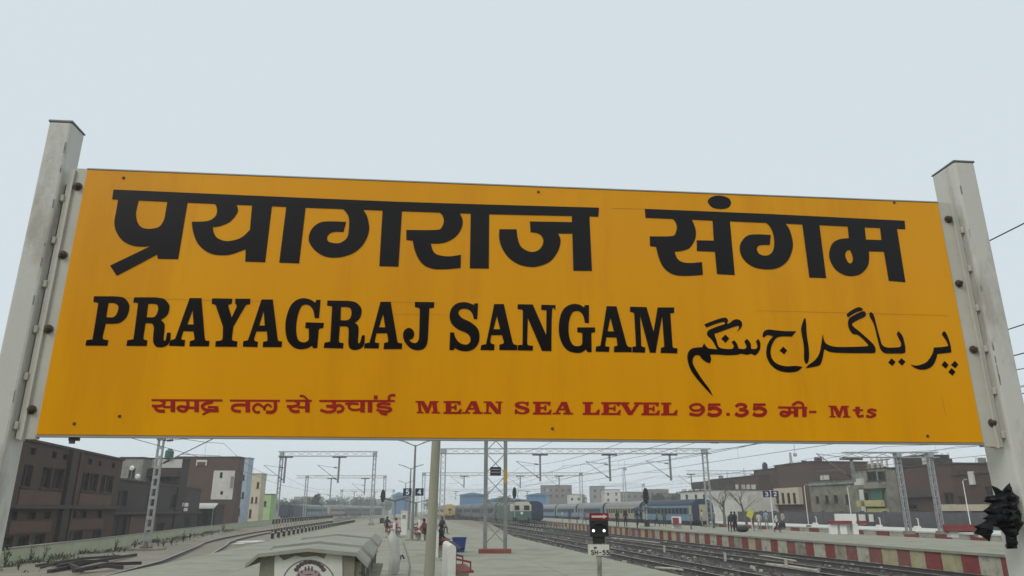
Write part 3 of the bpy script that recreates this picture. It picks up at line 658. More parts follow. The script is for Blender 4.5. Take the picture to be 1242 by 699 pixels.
# --- white sack slumped behind the booth
mb = MB(); c = atZ(474, 664, 0); c = Vector((c.x, 21.2, 0)); c.x = atY(476, 655, 21.2).x
bx, by = c.x+.04, c.y
for k_, (z_, r_) in enumerate(((0, .12), (.12, .15), (.4, .16), (.62, .135), (.8, .145), (1.0, .12), (1.08, .07), (1.14, .04), (1.2, .06))):
    for j in range(22):
        a_ = 2*math.pi*j/22; rr_ = r_*(1+.16*noise.noise((math.cos(a_)*2.2, math.sin(a_)*2.2, z_*3))+.05*math.sin(a_*7+z_*5))
        mb.v.append(Vector((bx+.05*math.sin(z_*4)+rr_*math.cos(a_), by+rr_*math.sin(a_), z_+.03*noise.noise((a_, z_, 1)))))
    if k_:
        for j in range(22): mb.f.append(((k_-1)*22+j, (k_-1)*22+(j+1) % 22, k_*22+(j+1) % 22, k_*22+j)); mb.m.append(0)
mb.f.append(tuple(8*22+j for j in range(22))); mb.m.append(0); mb.f.append(tuple(range(21, -1, -1))); mb.m.append(0)
tag(mb.build('sack', mat('white_sack', (.48, .48, .44), .6, .15, 5, bump=.3, bscale=20), smooth=True, loc=(c.x, c.y, 0)), 'pale plastic sack standing behind the far end of the water booth', 'sack')

# --- concrete pole between booth and benches
base = Vector((atY(520.6, 699, 12).x+.03, 12, 0)); top = atY(529.3, 531, 12); dirp = (top-Vector((atY(520.6, 699, 12)))).normalized()
b0 = top - dirp*(top.z/dirp.z); t0 = top + dirp*2.0
mb = MB(); n_ = 10
mb.tube([b0.lerp(t0, i/n_) for i in range(n_+1)], [.088-.026*i/n_ for i in range(n_+1)], 14)
pole = thing('concrete_pole', 'tall bare beige pole rising behind the middle of the name board', 'pole', (b0.x, b0.y, 0))
mb.build('shaft', mat('beige_pole', (.36, .35, .27), .8, .3, 2, stretch=(1, 1, .3), stain=((.19, .18, .15), 2.5, .55, .6)), pole, smooth=True)
mb = MB(); mb.box((b0.x, b0.y, .05), (.4, .4, .1)); mb.build('footing', M_conc2, pole)

# --- double sided platform bench: white back slab with a rounded top, red seats and arms
def bench(label, loc, rz, L=2.2, arms=True, seat_sides=(-1, 1), h=.95, group='double-sided platform benches'):
    root = thing('platform_bench', label, 'bench', loc, group)
    mb = MB(); ring = [(-.09, 0), (.09, 0)] + [(.09*math.cos(a), h-.09+.09*math.sin(a)) for a in [math.pi*i/8 for i in range(9)]]
    mb.prism(None, [(a, -L/2, z) for a, z in ring], [(a, L/2, z) for a, z in ring])
    off = root.location.copy(); mb.v = [p+off for p in mb.v]; mb.build('back_slab', M_white, root, smooth=True)
    for s in seat_sides:
        mb = MB(); mb.box((s*.30, 0, .37), (.40, L, .05)); mb.v = [p+off for p in mb.v]; mb.build('seat', M_red, root)
        mb = MB(); mb.box((s*.098, 0, .64), (.014, L*.99, .30)); mb.v = [p+off for p in mb.v]; mb.build('back_stripe', M_red, root)
        for e in (-1, 1):
            mb = MB(); mb.box((s*.27, e*L*.33, .17), (.30, .14, .34)); mb.v = [p+off for p in mb.v]; mb.build('support', M_white, root)
            if arms:
                mb = MB(); mb.beam((s*.10, e*(L/2-.05), .64), (s*.44, e*(L/2-.05), .57), .05, .045); mb.beam((s*.43, e*(L/2-.05), .57), (s*.43, e*(L/2-.05), .38), .03, .03)
                mb.v = [p+off for p in mb.v]; mb.build('armrest', M_red, root)
    root.rotation_euler.z = rz
    return root
p = atY(542, 690, 18.2)
bench('white and red bench nearest the tall beige pole, its rounded end towards the viewer', (p.x+.02, 18.2+.2, 0), TA, seat_sides=(1,))
for px, Y, lab in ((528, 30, 'white and red bench just beyond the nearest bench, level with the blue bin'), (512, 46, 'third bench along our platform, just past the numbered lamp pole'), (508, 62, 'fourth bench along our platform, farther than the numbered lamp pole'), (478, 50, 'red bench left of the numbered lamp pole'), (472, 70, 'distant red bench near the black signal head')):
    p = atY(px, 640, Y); bench(lab, (p.x, Y, 0), TA, 2.2, seat_sides=(1,) if Y == 30 else (-1, 1))
# --- blue bin
p = atZ(557, 670)
bt = thing('litter_bin', 'square blue litter bin on the platform left of the lattice mast', 'bin', p)
mb = MB(); o_, i_ = (.21, .28), (.19, .26)
for (a0, a1, z0, z1) in ((.21, .28, 0, .56),):
    mb.hexa([p+Vector((x*a0, y*a0, z0)) for x, y in ((-1, -1), (1, -1), (1, 1), (-1, 1))]+[p+Vector((x*a1, y*a1, z1)) for x, y in ((-1, -1), (1, -1), (1, 1), (-1, 1))])
mb.build('body', mat('blue_plastic', (.03, .06, .22), .5, .25, 5), bt)
mb = MB()
for sx, sy, wx, wy in ((0, -1, .6, .04), (0, 1, .6, .04), (-1, 0, .04, .52), (1, 0, .04, .52)): mb.box(p+Vector((sx*.28, sy*.28, .575)), (wx, wy, .05))
mb.build('rim', MATS['blue_plastic'], bt)
# --- small dark helmet-like bag on the slabs
p = atZ(481, 681); mb = MB(); mb.sphere(p+Vector((0, 0, .1)), .17, 12, 8, sc=(1, .8, .75)); mb.tube([p+Vector((.1, 0, .14)), p+Vector((.2, -.02, .2)), p+Vector((.26, 0, .08))], .035, 8)
tag(mb.build('bag', M_dark, smooth=True, loc=p), 'small black bag lying beside the water booth', 'bag')
# --- cable on the slabs
pts = [atZ(x, y, .02) for x, y in ((489, 658), (492, 666), (495, 676), (497, 686), (496, 699), (494, 716))]
mb = MB(); mb.tube(pts, .018, 6); tag(mb.build('cable', mat('grey_cable', (.16, .16, .15), .8), loc=pts[0]), 'thin grey cable trailing across the slabs from the lamp pole', 'cable')
# --- white pillar beside the numbered pole
p = Vector((atY(490, 640, 55).x, 55, 0)); pl = thing('notice_pillar', 'square white pillar left of the numbered lamp pole', 'pillar', p)
mb = MB(); mb.box(p+Vector((0, 0, .8)), (.42, .36, 1.6)); mb.build('shaft', M_white, pl)
mb = MB(); mb.box(p+Vector((0, 0, 1.63)), (.5, .44, .06)); mb.build('cap', M_white, pl)
mb = MB(); mb.box(p+Vector((0, -.205, 1.25)), (.24, .01, .26)); mb.build('plate', M_steeld, pl)

# --- twin-arm lamp poles on our platform
def lamp_pole(label, px, py_top, Y, plates=None, r=.07):
    b = Vector((atY(px, 640, Y).x, Y, 0)); H = zat(px, py_top, Y)
    root = thing('lamp_pole', label, 'lamp pole', b, 'twin-arm lamp poles on our platform')
    mb = MB(); mb.tube([b, b+Vector((0, 0, H*.5)), b+Vector((0, 0, H))], [r*1.35, r*1.1, r*.8], 10); mb.build('pole', M_steeld, root, smooth=True)
    mb = MB(); mb.box(b+Vector((0, 0, .04)), (.7, .7, .08)); mb.build('base_plate', M_conc2, root)
    for s in (-1, 1):
        a = b+Vector((0, 0, H)); e = a+Vector((s*.75, 0, .22))
        mb = MB(); mb.tube([a+Vector((0, 0, -.06)), e], .03, 8); arm = mb.build('arm', M_steeld, root)
        mb = MB(); mb.beam(a+Vector((s*.45, 0, .14)), a+Vector((s*1.15, 0, .33)), .16, .07); mb.build('lamp_head', M_steelp, arm)
    return root, b
lp1, lb = lamp_pole('twin-arm lamp pole carrying the platform 5 and 4 plates', 500, 540, 44.5)
lamp_pole('second twin-arm lamp pole, just behind the numbered one', 495.5, 568, 68)
lamp_pole('third and farthest twin-arm lamp pole on our platform', 490, 586, 108)
DIG = {'5': [('78,10 24,10', 18), ('30,10 26,52', 18), ('26,48 ~55,40 ~80,62 ~68,92 ~40,97 20,84', 19)],
       '4': [('62,6 18,68', 17), ('10,70 88,70', 17), ('64,4 64,100', 19)],
       '3': [('18,16 ~45,6 ~74,20 ~66,44 42,48', 17), ('42,48 ~78,54 ~76,88 ~45,98 16,84', 18)],
       '2': [('18,28 ~30,8 ~62,8 ~78,30 ~60,58 22,88', 18), ('16,92 84,92', 18)]}
def sign_text(parent, chars, origin, ux, uz, n, hgt, adv, m, glyphs):
    x = 0.0
    for ch in chars:
        def pl_(p, h, x=x): return origin + ux*(x + p[0]*hgt/100) + uz*(hgt - p[1]*hgt/100) + n*(.001+h)
        if ch in glyphs: strokes(glyphs[ch], 0, 0, 1, m, pl_, parent, 'digit' if ch.isdigit() else 'letter', .002)
        x += adv
def num_plate(parent, b, dx, z, ch, sz=.46):
    n = Vector((0, -1, 0)); ux, uz = Vector((1, 0, 0)), Vector((0, 0, 1)); c = b+Vector((dx, -.11, z))
    mb = MB(); mb.box(c, (sz, .03, sz*.86)); pl = mb.build('number_plate', M_navy, parent)
    mb = MB(); mb.beam(c+Vector((0, .03, 0)), Vector((b.x, b.y, c.z)), .03, .03); mb.build('bracket', M_steeld, parent)
    sign_text(pl, ch, c+Vector((-sz*.27, -.016, -sz*.27)), ux, uz, n, sz*.56, .3, M_wpaint, DIG)
zz = zat(485, 597, 44.5)
num_plate(lp1, lb, -.36, zz, '5', .50); num_plate(lp1, lb, .36, zz, '4', .50)

# ================================================================== LATTICE MASTS, PORTALS AND OVERHEAD WIRES
def lattice(mb, a, b, w, leg=.05, n=8, d=None, brace=.025):
    """four corner angles with zig-zag bracing from a to b; w and d the section"""
    a, b = Vector(a), Vector(b); d = d or w
    ax_ = (b-a).normalized(); h = Vector((0, 0, 1)) if abs(ax_.z) < .9 else Vector((0, 1, 0))
    x = ax_.cross(h).normalized(); y = x.cross(ax_).normalized()
    cs = [x*w/2+y*d/2, -x*w/2+y*d/2, -x*w/2-y*d/2, x*w/2-y*d/2]
    for c in cs: mb.beam(a+c, b+c, leg, leg)
    for k in range(n):
        p, q = a.lerp(b, k/n), a.lerp(b, (k+1)/n)
        for i in range(4):
            c0, c1 = (cs[i], cs[(i+1) % 4]) if k % 2 else (cs[(i+1) % 4], cs[i])
            mb.beam(p+c0, q+c1, brace, brace)
def cantilever(root, base, side, reach=2.6, zc=4.9):
    """insulated bracket arm: stay tube, inclined tube, registration arm, insulators"""
    m1 = MB(); b = Vector(base); s = Vector((side, 0, 0))
    tip = b+s*reach+Vector((0, 0, .35)); low = b+Vector((0, 0, -1.5))
    m1.tube([b, tip], .025, 6); m1.tube([low, tip], .035, 6); m1.tube([low+s*reach*.35+Vector((0, 0, .65)), low+s*(reach+.2)+Vector((0, 0, .55))], .02, 6)
    m1.build('bracket_arm', M_steeld, root)
    for p, q in ((b, tip), (low, tip)):
        d = (q-p).normalized(); m2 = MB()
        m2.tube([p+d*(.22+.025*k) for k in range(17)], [.04 if k % 4 in (0, 3) else .09 for k in range(17)], 8)
        m2.build('insulator', mat('insulator', (.06, .035, .03), .35), root)
def portal(label, Y, pxl, pxr, ytop, ybot, masts, drops, mastw=.5, zbase=(0, 0), yaw=True, det=1.0, group='overhead wire portals'):
    cl = atY(pxl, ytop, Y); cr = atY(pxr, ytop, Y); zt = cl.z; zb = zat(pxl, ybot, Y); hgt = max(zt-zb, .35)
    root = thing('overhead_portal', label, 'gantry', ((cl.x+cr.x)/2, Y, 0), group)
    zc = zt-hgt/2
    mb = MB(); lattice(mb, (cl.x, Y, zc), (cr.x, Y, zc), .5, .055*det+.01, max(6, int((cr.x-cl.x)/1.1)), hgt, .03*det+.005); mb.build('boom', M_steelp, root)
    for (px, kind), z0 in zip(masts, zbase):
        x = atY(px, (ytop+619)/2, Y).x; mb = MB()
        lattice(mb, (x, Y, z0), (x, Y, zt), mastw, .075*det, 14, mastw*.8, .035*det); mb.build('mast', M_steelp, root)
        mb = MB(); mb.box((x, Y, zc), (mastw*1.25, .62, hgt*1.05)); mb.build('gusset', M_steelp, root)
        mb = MB(); mb.box((x, Y, z0+.12), (mastw*2, mastw*2, .24)); mb.build('footing', M_conc2, root)
    for px, yb, side in drops:
        x = atY(px, ybot, Y).x; zl = zat(px, yb, Y)
        mb = MB(); mb.box((x, Y, zb-.12), (1.7, .2, .16)); mb.beam((x, Y, zb-.1), (x, Y, zl), .2, .2); mb.build('drop_arm', M_steeld, root)
        cantilever(root, (x, Y, zl+1.75), side)
    return root
portal('wide steel portal with three drop arms spanning the tracks behind the lattice mast', 80, 534, 862, 544.5, 550.5, [(537, 0), (857, 0)], [(655, 584, -1), (739, 584, -1), (812, 583, -1)], zbase=(0, 0))
portal('nearest portal over the left tracks, with two drop arms', 90, 338, 458, 548, 553.5, [(339, 0), (453, 0)], [(347, 586, -1), (412, 586, -1)], zbase=(-.6, 0), mastw=.32)
portal('second portal over the left tracks, fainter behind the nearest one', 150, 360, 467, 577, 580, [(466, 0), (371, 0)], [(402, 612, -1), (443, 600, -1)], zbase=(0, -.8), mastw=.45)
portal('second portal over the middle tracks, seen below the wide one', 140, 512, 708, 573.5, 577, [(513.5, 0), (705, 0)], [(631, 592, -1), (678, 592, -1), (563, 592, -1)], zbase=(0, 0), mastw=.5)
portal('third and faintest portal over the middle tracks', 240, 505, 668, 593.5, 596, [(506, 0), (664, 0)], [(553, 606, -1), (592, 606, -1), (640, 606, -1)], zbase=(0, 0), mastw=.6)
portal('faint far portal over the left tracks', 260, 412, 478, 594, 596.5, [(477, 0), (414, 0)], [(430, 606, -1), (455, 606, -1)], zbase=(0, -.8), mastw=.6)
portal('portal behind the bare tree and standing persons', 150, 832, 960, 571, 575, [(958, 0)], [(838, 590, -1), (915, 592, -1)], zbase=(0,), mastw=.5)
portal('portal with a double mast in front of the right hand brick houses', 56, 1022, 1136, 549, 555, [(1093, 0), (1132, 0)], [(1032, 585, -1)], zbase=(0, 0), mastw=.3)
portal('small far portal above the cream house', 260, 728, 783, 587, 589.5, [(781, 0)], [(732, 600, -1)], zbase=(0,), mastw=.6)
# near lattice mast with a red foot
p = atZ(600.5, 671); hw = .42
lm = thing('lattice_mast', 'tall open lattice mast on a red foot at the platform edge', 'mast', p)
T = Vector((0, 0, 7.6))
for sx in (-1, 1):
    mb = MB(); q = p+Vector((sx*hw, 0, .16)); mb.beam(q, q+T, .16, .20); mb.build('leg', M_steeld, lm)
mb = MB(); z = .35
while z < 7:
    k = int(round((z-.35)/.95)) % 2; s = 1 if k else -1
    mb.beam(p+Vector((-hw*s, -.03, z)), p+Vector((hw*s, -.03, z+.85)), .06, .03); mb.beam(p+Vector((hw*s, .06, z)), p+Vector((-hw*s, .06, z+.85)), .06, .03); z += .95
mb.build('bracing', M_steeld, lm)
mb = MB(); mb.box(p+Vector((0, 0, .08)), (1.35, .8, .16)); mb.build('foot', mat('red_oxide', (.24, .07, .05), .8, .3, 3), lm)
mb = MB(); c = p+Vector((0, -.13, zat(600, 572, p.y))); mb.box(c, (.46, .03, .36)); pn = mb.build('number_plate', M_dark, lm)
mb = MB(); mb.box(c+Vector((0, -.017, .08)), (.36, .006, .03)); mb.box(c+Vector((0, -.017, -.04)), (.36, .006, .03)); mb.build('plate_line', M_steelp, lm)
mb = MB(); mb.box(p+Vector((hw, 0, zat(610, 578, p.y))), (.168, .208, .55)); mb.build('yellow_band', mat('yellow_band', (.45, .30, .06), .7), lm)
# left battened mast with bracket arm
b_ = Vector((atY(178, 660, 47.5).x, 47.5, -.62)); Ht = zat(195, 534, 47.5)
ml = thing('battened_mast', 'battened steel mast with bracket arm beside the pale green wall', 'mast', b_)
for sx in (-1, 1):
    mb = MB(); mb.beam(b_+Vector((sx*.2, 0, 0)), Vector((b_.x+sx*.15, 47.5, Ht)), .085, .18); mb.build('channel', M_steelp, ml)
z = -.1
while z < Ht-.2:
    mb = MB(); mb.box((b_.x, 47.4, z+.1), (.40-.01*z, .012, .20)); mb.build('batten', M_steelp, ml); z += .62
mb = MB(); mb.box((b_.x, 47.5, Ht+.04), (.5, .3, .1)); mb.build('cap', M_steeld, ml)
mb = MB(); mb.box(b_+Vector((0, 0, .07)), (.55, .55, .14)); mb.build('red_base', MATS['red_oxide'], ml)
mb = MB(); mb.box(b_+Vector((.1, -.1, .02)), (1.9, 1.2, .1)); mb.build('footing', M_conc, ml)
cantilever(ml, (b_.x+.15, 47.5, Ht-.05), 1, 3.6)
# overhead wires: contact wire, messenger and droppers for each electrified track
def wire_run(label, pts3, zc, zm, spans):
    root = thing('overhead_wire', label, 'wire', pts3[0], 'overhead wires along the tracks')
    m1 = MB(); m1.tube([Vector((p.x, p.y, zc)) for p in pts3], .013, 4); m1.build('contact_wire', M_wire, root)
    path = []; m3 = MB()
    for i in range(len(pts3)-1):
        a, b = pts3[i], pts3[i+1]
        for k in range(8):
            t = k/8; q = a.lerp(b, t); z = zm - .75*4*t*(1-t); path.append(Vector((q.x, q.y, z)))
            if k % 2 == 1: m3.tube([Vector((q.x, q.y, z)), Vector((q.x, q.y, zc))], .006, 4)
    path.append(Vector((pts3[-1].x, pts3[-1].y, zm)))
    m2 = MB(); m2.tube(path, .013, 4); m2.build('messenger_wire', M_wire, root); m3.build('dropper', M_wire, root)
for x0, lab, ns in ((13.6, 'overhead wire above the track nearest our platform', [2, 30, 80, 140, 240, 330]), (18.2, 'overhead wire above the middle track', [2, 30, 80, 140, 240, 330]), (22.3, 'overhead wire above the track beside the red and white platform edge', [2, 30, 80, 140, 240, 330]),
                    (36.6, 'overhead wire above the track behind the opposite platform', [12, 56, 105, 150, 240, 330]), (42.2, 'overhead wire above the blue and cream train', [12, 56, 105, 150, 240, 330])):
    wire_run(lab, [tp(x0+(.3 if i % 2 else -.3), y) for i, y in enumerate(ns)], 5.0, 6.35, None)
wire_run('overhead wire following the curved left track', [Vector((-13, 12, 0)), lefttrack(47.5)+Vector((.2, 0, 0)), lefttrack(90), lefttrack(150), lefttrack(260)], 4.6, 5.85, None)
for lab, x0, zf in (('single feeder wire passing right of the name board', 11.8, 7.7), ('feeder wire high above the opposite platform', 30.0, 7.9), ('feeder wire running in front of the right hand houses', 47, 7.6)):
    mb = MB(); pts = []
    ns = [2, 40, 80, 140, 240]
    for a, b in zip(ns, ns[1:]):
        for k in range(8): t = k/8; pts.append(tp(x0, a+(b-a)*t, zf-.9*4*t*(1-t)))
    mb.tube(pts, .014, 4); tag(mb.build('feeder_wire', M_wire, loc=pts[0]), lab, 'wire', 'feeder wires')

# ================================================================== SIGNALS
def colour_signal(label, px, pyb, ytop, Y):
    b = Vector((atY(px, pyb, Y).x, Y, 0)); H = zat(px, ytop, Y)
    root = thing('signal_post', label, 'signal', b, 'colour light signals')
    mb = MB(); mb.tube([b, b+Vector((0, 0, H))], .07, 8); mb.build('post', M_steelp, root)
    mb = MB(); ring = [(.32*math.cos(a), .85*math.sin(a)) for a in [2*math.pi*i/20 for i in range(20)]]
    c = b+Vector((0, -.1, H-.5)); mb.extrude([c+Vector((x, 0, z)) for x, z in ring], (0, -1, 0), .05); mb.build('backboard', M_dark, root)
    for k in range(3):
        q = c+Vector((0, -.05, .45-k*.42)); mb = MB(); mb.tube([q, q+Vector((0, -.28, 0))], .14, 10, cap=False); mb.tube([q, q+Vector((0, -.03, 0))], .12, 10); mb.build('lamp_hood', M_dark, root)
    mb = MB(); mb.box(b+Vector((0, -.05, H-1.7)), (.95, .5, .06)); mb.build('service_platform', M_dark, root)
    mb = MB(); mb.box(b+Vector((0, 0, .35)), (.5, .45, .7)); mb.build('equipment_box', M_dark, root)
    mb = MB(); mb.box(b+Vector((0, 0, .03)), (1.3, .9, .06)); mb.build('footing', M_conc2, root)
colour_signal('black oval signal head on a post at the left edge of our platform', 463, 635, 597, 101)
colour_signal('signal with dark round backboard on the opposite platform before the train', 785, 640, 596, 80)
colour_signal('signal standing just left of the green and cream locomotive', 624, 640, 594, 112)
# --- shunting signal SH-55
Ys = 15.5; b = Vector((atY(727, 690, Ys).x, Ys, 0))
sh = thing('shunt_signal', 'black shunting signal with two white lights, red arrow and SH-55 plate on a post', 'signal', b)
mb = MB(); mb.tube([b, b+Vector((0, 0, .99))], .055, 10); mb.build('post', mat('peeling_post', (.50, .49, .42), .8, .5, 9, c2=(.14, .13, .11), stretch=(1, 1, .25)), sh, smooth=True)
def S(px, py, w=0.0): q = atY(px, py, Ys); return Vector((q.x, Ys-w, q.z))
def srect(name, x0, y0, x1, y1, w0, w1, m, parent=sh):
    a, c = S(x0, y1), S(x1, y0); mb = MB(); mb.hexa([(a.x, Ys-w0, a.z), (c.x, Ys-w0, a.z), (c.x, Ys-w1, a.z), (a.x, Ys-w1, a.z), (a.x, Ys-w0, c.z), (c.x, Ys-w0, c.z), (c.x, Ys-w1, c.z), (a.x, Ys-w1, c.z)])
    o = mb.build(name, m, parent); bv = o.modifiers.new('e', 'BEVEL'); bv.width = .006; bv.segments = 2; return o
srect('housing', 715.5, 631, 737, 651, -.10, .09, M_dark)
srect('neck', 719, 651, 733, 659.5, -.05, .05, M_dark)
ap = srect('arrow_plate', 715, 622.5, 738, 631, -.02, .02, mat('dark_red_plate', (.18, .015, .02), .5, .2, 6))
arr = [(717.5, 625.5), (731.5, 625.5), (731.5, 624), (736.8, 626.7), (731.5, 629.4), (731.5, 628), (717.5, 628)]
mb = MB(); mb.extrude([S(x, y, .0205) for x, y in arr], (0, -1, 0), .004); mb.build('arrow', mat('arrow_pink', (.72, .55, .52), .6), ap)
np_ = srect('number_plate', 713, 660.5, 738.3, 674, .05, .075, mat('signal_white', (.62, .61, .53), .7, .15, 5, stain=((.35, .33, .28), 8, .6, .6)))
GL = {'S': [('80,22 ~50,5 ~22,22 ~40,46 ~72,60 ~74,90 ~45,98 16,82', 23)], 'H': [('20,4 20,98', 23), ('80,4 80,98', 23), ('20,50 80,50', 22)], '-': [('25,55 75,55', 22)], '5': [(a, 24) for a, b in DIG['5']]}
hh = S(713, 667.3).z-S(713, 672.6).z
sign_text(np_, 'SH-55', S(715.8, 672.6, .0755), Vector((1, 0, 0)), Vector((0, 0, 1)), Vector((0, -1, 0)), hh, hh*.92, M_dark, GL)
mb = MB(); mb.extrude([S(x, y, .0755) for x, y in ((719.5, 663.2), (723, 663.4), (723.5, 665), (721.5, 665.6), (720.5, 667))], (0, -1, 0), .002); mb.build('mark', M_dark, np_)
lit = emit('lit_signal_lamp', (1, .98, .93), 1.6)
for px in (719.2, 732):
    q = S(px, 643.7, .09); mb = MB(); mb.tube([q, q+Vector((0, -.006, 0))], .027, 14); mb.build('lamp', lit, sh)
    mb = MB(); mb.tube([q, q+Vector((0, -.03, 0))], .042, 14, cap=False); mb.build('lamp_rim', M_dark, sh)
mb = MB()
for k in range(7):
    a = R(20+k*23); mb.beam(S(726, 640, .09)+Vector((-.13*math.cos(a), 0, .09*math.sin(a))), S(726, 640, .2)+Vector((-.13*math.cos(a), 0, .09*math.sin(a))), .05, .012)
mb.build('visor', M_dark, sh)

# ================================================================== LEFT: PALE GREEN WALL, WEEDS, SCRAP
wl = thing('boundary_wall', 'long pale green boundary wall along the left side of the yard', 'wall', (-22.5, 33, -.7))
WP = [(18, -20.5), (26, -21.6), (33.5, -22.6), (42, -24.4), (51, -26.3), (61, -28.6), (72, -31.0), (86, -34.0), (104, -37.6), (126, -41.6), (152, -46.2)]
for (ya, xa), (yb, xb) in zip(WP, WP[1:]):
    n = max(2, int((yb-ya)/4))
    for i in range(n):
        t0, t1 = i/n, (i+1)/n; a = Vector((xa+(xb-xa)*t0, ya+(yb-ya)*t0, -.75)); c = Vector((xa+(xb-xa)*t1, ya+(yb-ya)*t1-.02, -.75))
        d = (c-a).normalized(); nn = Vector((d.y, -d.x, 0))*.1; zt = Vector((0, 0, .77+random.uniform(-.01, .01)))
        mb = MB(); mb.hexa([a-nn, a+nn, c+nn, c-nn, a-nn+zt, a+nn+zt, c+nn+zt, c-nn+zt]); mb.build('wall_panel', M_wallg, wl)
        cp = Vector((0, 0, .05)); nn2 = nn*1.35
        mb = MB(); mb.hexa([a-nn2+zt, a+nn2+zt, c+nn2+zt, c-nn2+zt, a-nn2+zt+cp, a+nn2+zt+cp, c+nn2+zt+cp, c-nn2+zt+cp]); mb.build('coping', M_conc, wl)
M_leaf = mat('weed_leaf', (.075, .092, .04), .7, .45, 3, c2=(.035, .04, .018)); M_leaf2 = mat('dry_weed', (.17, .155, .085), .8, .4, 4)
def weed(label, base, h, nleaf, seed):
    r = random.Random(seed); mb = MB(); stems = r.randint(4, 7)
    for s in range(stems):
        a = r.uniform(0, 6.28); L = h*r.uniform(.6, 1.1); lean = r.uniform(.05, .4); tip = base+Vector((math.cos(a)*L*lean, math.sin(a)*L*lean, L))
        mb.tube([base, base.lerp(tip, .5)+Vector((0, 0, L*.08)), tip], [.012, .009, .004], 4, 0)
        for k in range(nleaf):
            t = r.uniform(.2, 1); q = base.lerp(tip, t); b2 = r.uniform(0, 6.28); l = h*r.uniform(.12, .26); d = Vector((math.cos(b2), math.sin(b2), r.uniform(-.3, .6))).normalized()*l
            sd_ = Vector((-d.y, d.x, 0)).normalized()*l*.28
            mb.face([q, q+d*.5+sd_, q+d, q+d*.5-sd_], r.randint(0, 1) if r.random() < .3 else 0)
    return tag(mb.build('weed', [M_leaf, M_leaf2], loc=base, fix=False), label, 'weed', 'weeds along the boundary wall')
wl_sites = [(6, 688, .9, 'bushy weed at the very left foot of the pale green wall'), (36, 684, .85, 'tall leafy weed left of the scrap heap'), (52, 681, .8, 'single tall weed above the left end of the scrap'), (22, 692, .55, 'low weed between the two leftmost weeds'), (140, 668, .75, 'narrow upright weed left of the battened mast'), (163, 666, .6, 'round weed touching the foot of the battened mast'),
            (192, 665, .9, 'pale twiggy weed just right of the battened mast'), (198, 664, .7, 'weed in the second place right of the battened mast'), (208, 662, .6, 'low bush near the middle of the wall'), (222, 658, .8, 'leafy bush before the wall, halfway along'), (230, 656, .85, 'taller bush before the wall, next to the halfway bush'), (270, 645, .9, 'dark isolated shrub by the bend of the rail')]
for i, (px, py, h, lab) in enumerate(wl_sites): weed(lab, atZ(px, py, -.66), h, 11, i)
# low grass and creepers at the foot of the wall: nobody could count it
mb = MB(); r = random.Random(11)
for _ in range(4200):
    t = r.random(); yy = 24+70*t**1.4
    for (ya, xa), (yb, xb) in zip(WP, WP[1:]):
        if ya <= yy <= yb: xw = xa+(xb-xa)*(yy-ya)/(yb-ya)
    d = abs(r.gauss(0, 1.1))
    if noise.noise((xw*.45+d*.7, yy*.45, 2.0)) < .02: continue
    q = Vector((xw+.2+d, yy, -.66)); h = r.uniform(.04, .22)*(1.3-min(d, 2)*.4)
    a = r.uniform(0, 6.28); s_ = Vector((math.cos(a), math.sin(a), 0))*r.uniform(.02, .05); tip = q+Vector((r.gauss(0, .09), r.gauss(0, .09), h))
    mb.face([q-s_, q+s_, tip+s_*.5, tip-s_*.3], 1 if r.random() < .35 else 0)
o = mb.build('grass', [M_leaf, M_leaf2], fix=False); o['kind'] = 'stuff'; o['label'] = 'patchy grass and creepers at the foot of the left wall'; o['category'] = 'grass'
# scrap heap of dark rails and timbers
r = random.Random(5); M_scrap = mat('scrap_dark', (.055, .048, .043), .9, .4, 3)
names = ['long dark scrap rail nearest the wall in the left heap', 'second dark scrap rail in the left heap', 'crooked dark sleeper lying across the left heap', 'short dark timber at the left end of the heap', 'dark timber sticking out at the right end of the heap', 'thin dark rail in front of the left heap', 'dark bent rail lowest in the left heap']
for i, (a, c) in enumerate((((45, 683), (145, 672)), ((60, 690), (165, 671)), ((62, 682), (100, 690)), ((50, 687), (80, 684)), ((105, 689), (150, 688)), ((90, 692), (170, 683)), ((70, 687), (130, 681)))):
    p, q = atZ(*a, -.5), atZ(*c, -.5); mb = MB(); h = r.uniform(.09, .17)
    mid = p.lerp(q, .5)+Vector((r.uniform(-.2, .2), 0, .05)); mb.beam(p+Vector((0, 0, -.12+.02*i)), mid+Vector((0, 0, -.07+.02*i)), h, h*.8); mb.beam(mid+Vector((0, 0, -.07+.02*i)), q+Vector((0, 0, -.1+.02*i)), h, h*.8)
    tag(mb.build('scrap_timber', M_scrap, loc=p), names[i], 'scrap', 'dark scrap heap by the left wall')
# white stones or papers beside the buried rail
for i, (px, py, s_) in enumerate(((300, 658, .9), (312, 657, .7), (290, 660, .5))):
    q = atZ(px, py, -.05) if False else atZ(px, py, -.6); mb = MB(); mb.sphere(q, s_, 8, 5, sc=(1, .5, .12))
    tag(mb.build('stone', M_white, loc=q), ('flat pale stone, leftmost by the left rails', 'flat pale stone, middle one by the left rails', 'flat pale stone, rightmost by the left rails')[(1, 2, 0)[i]], 'stone', 'pale stones by the left rails')

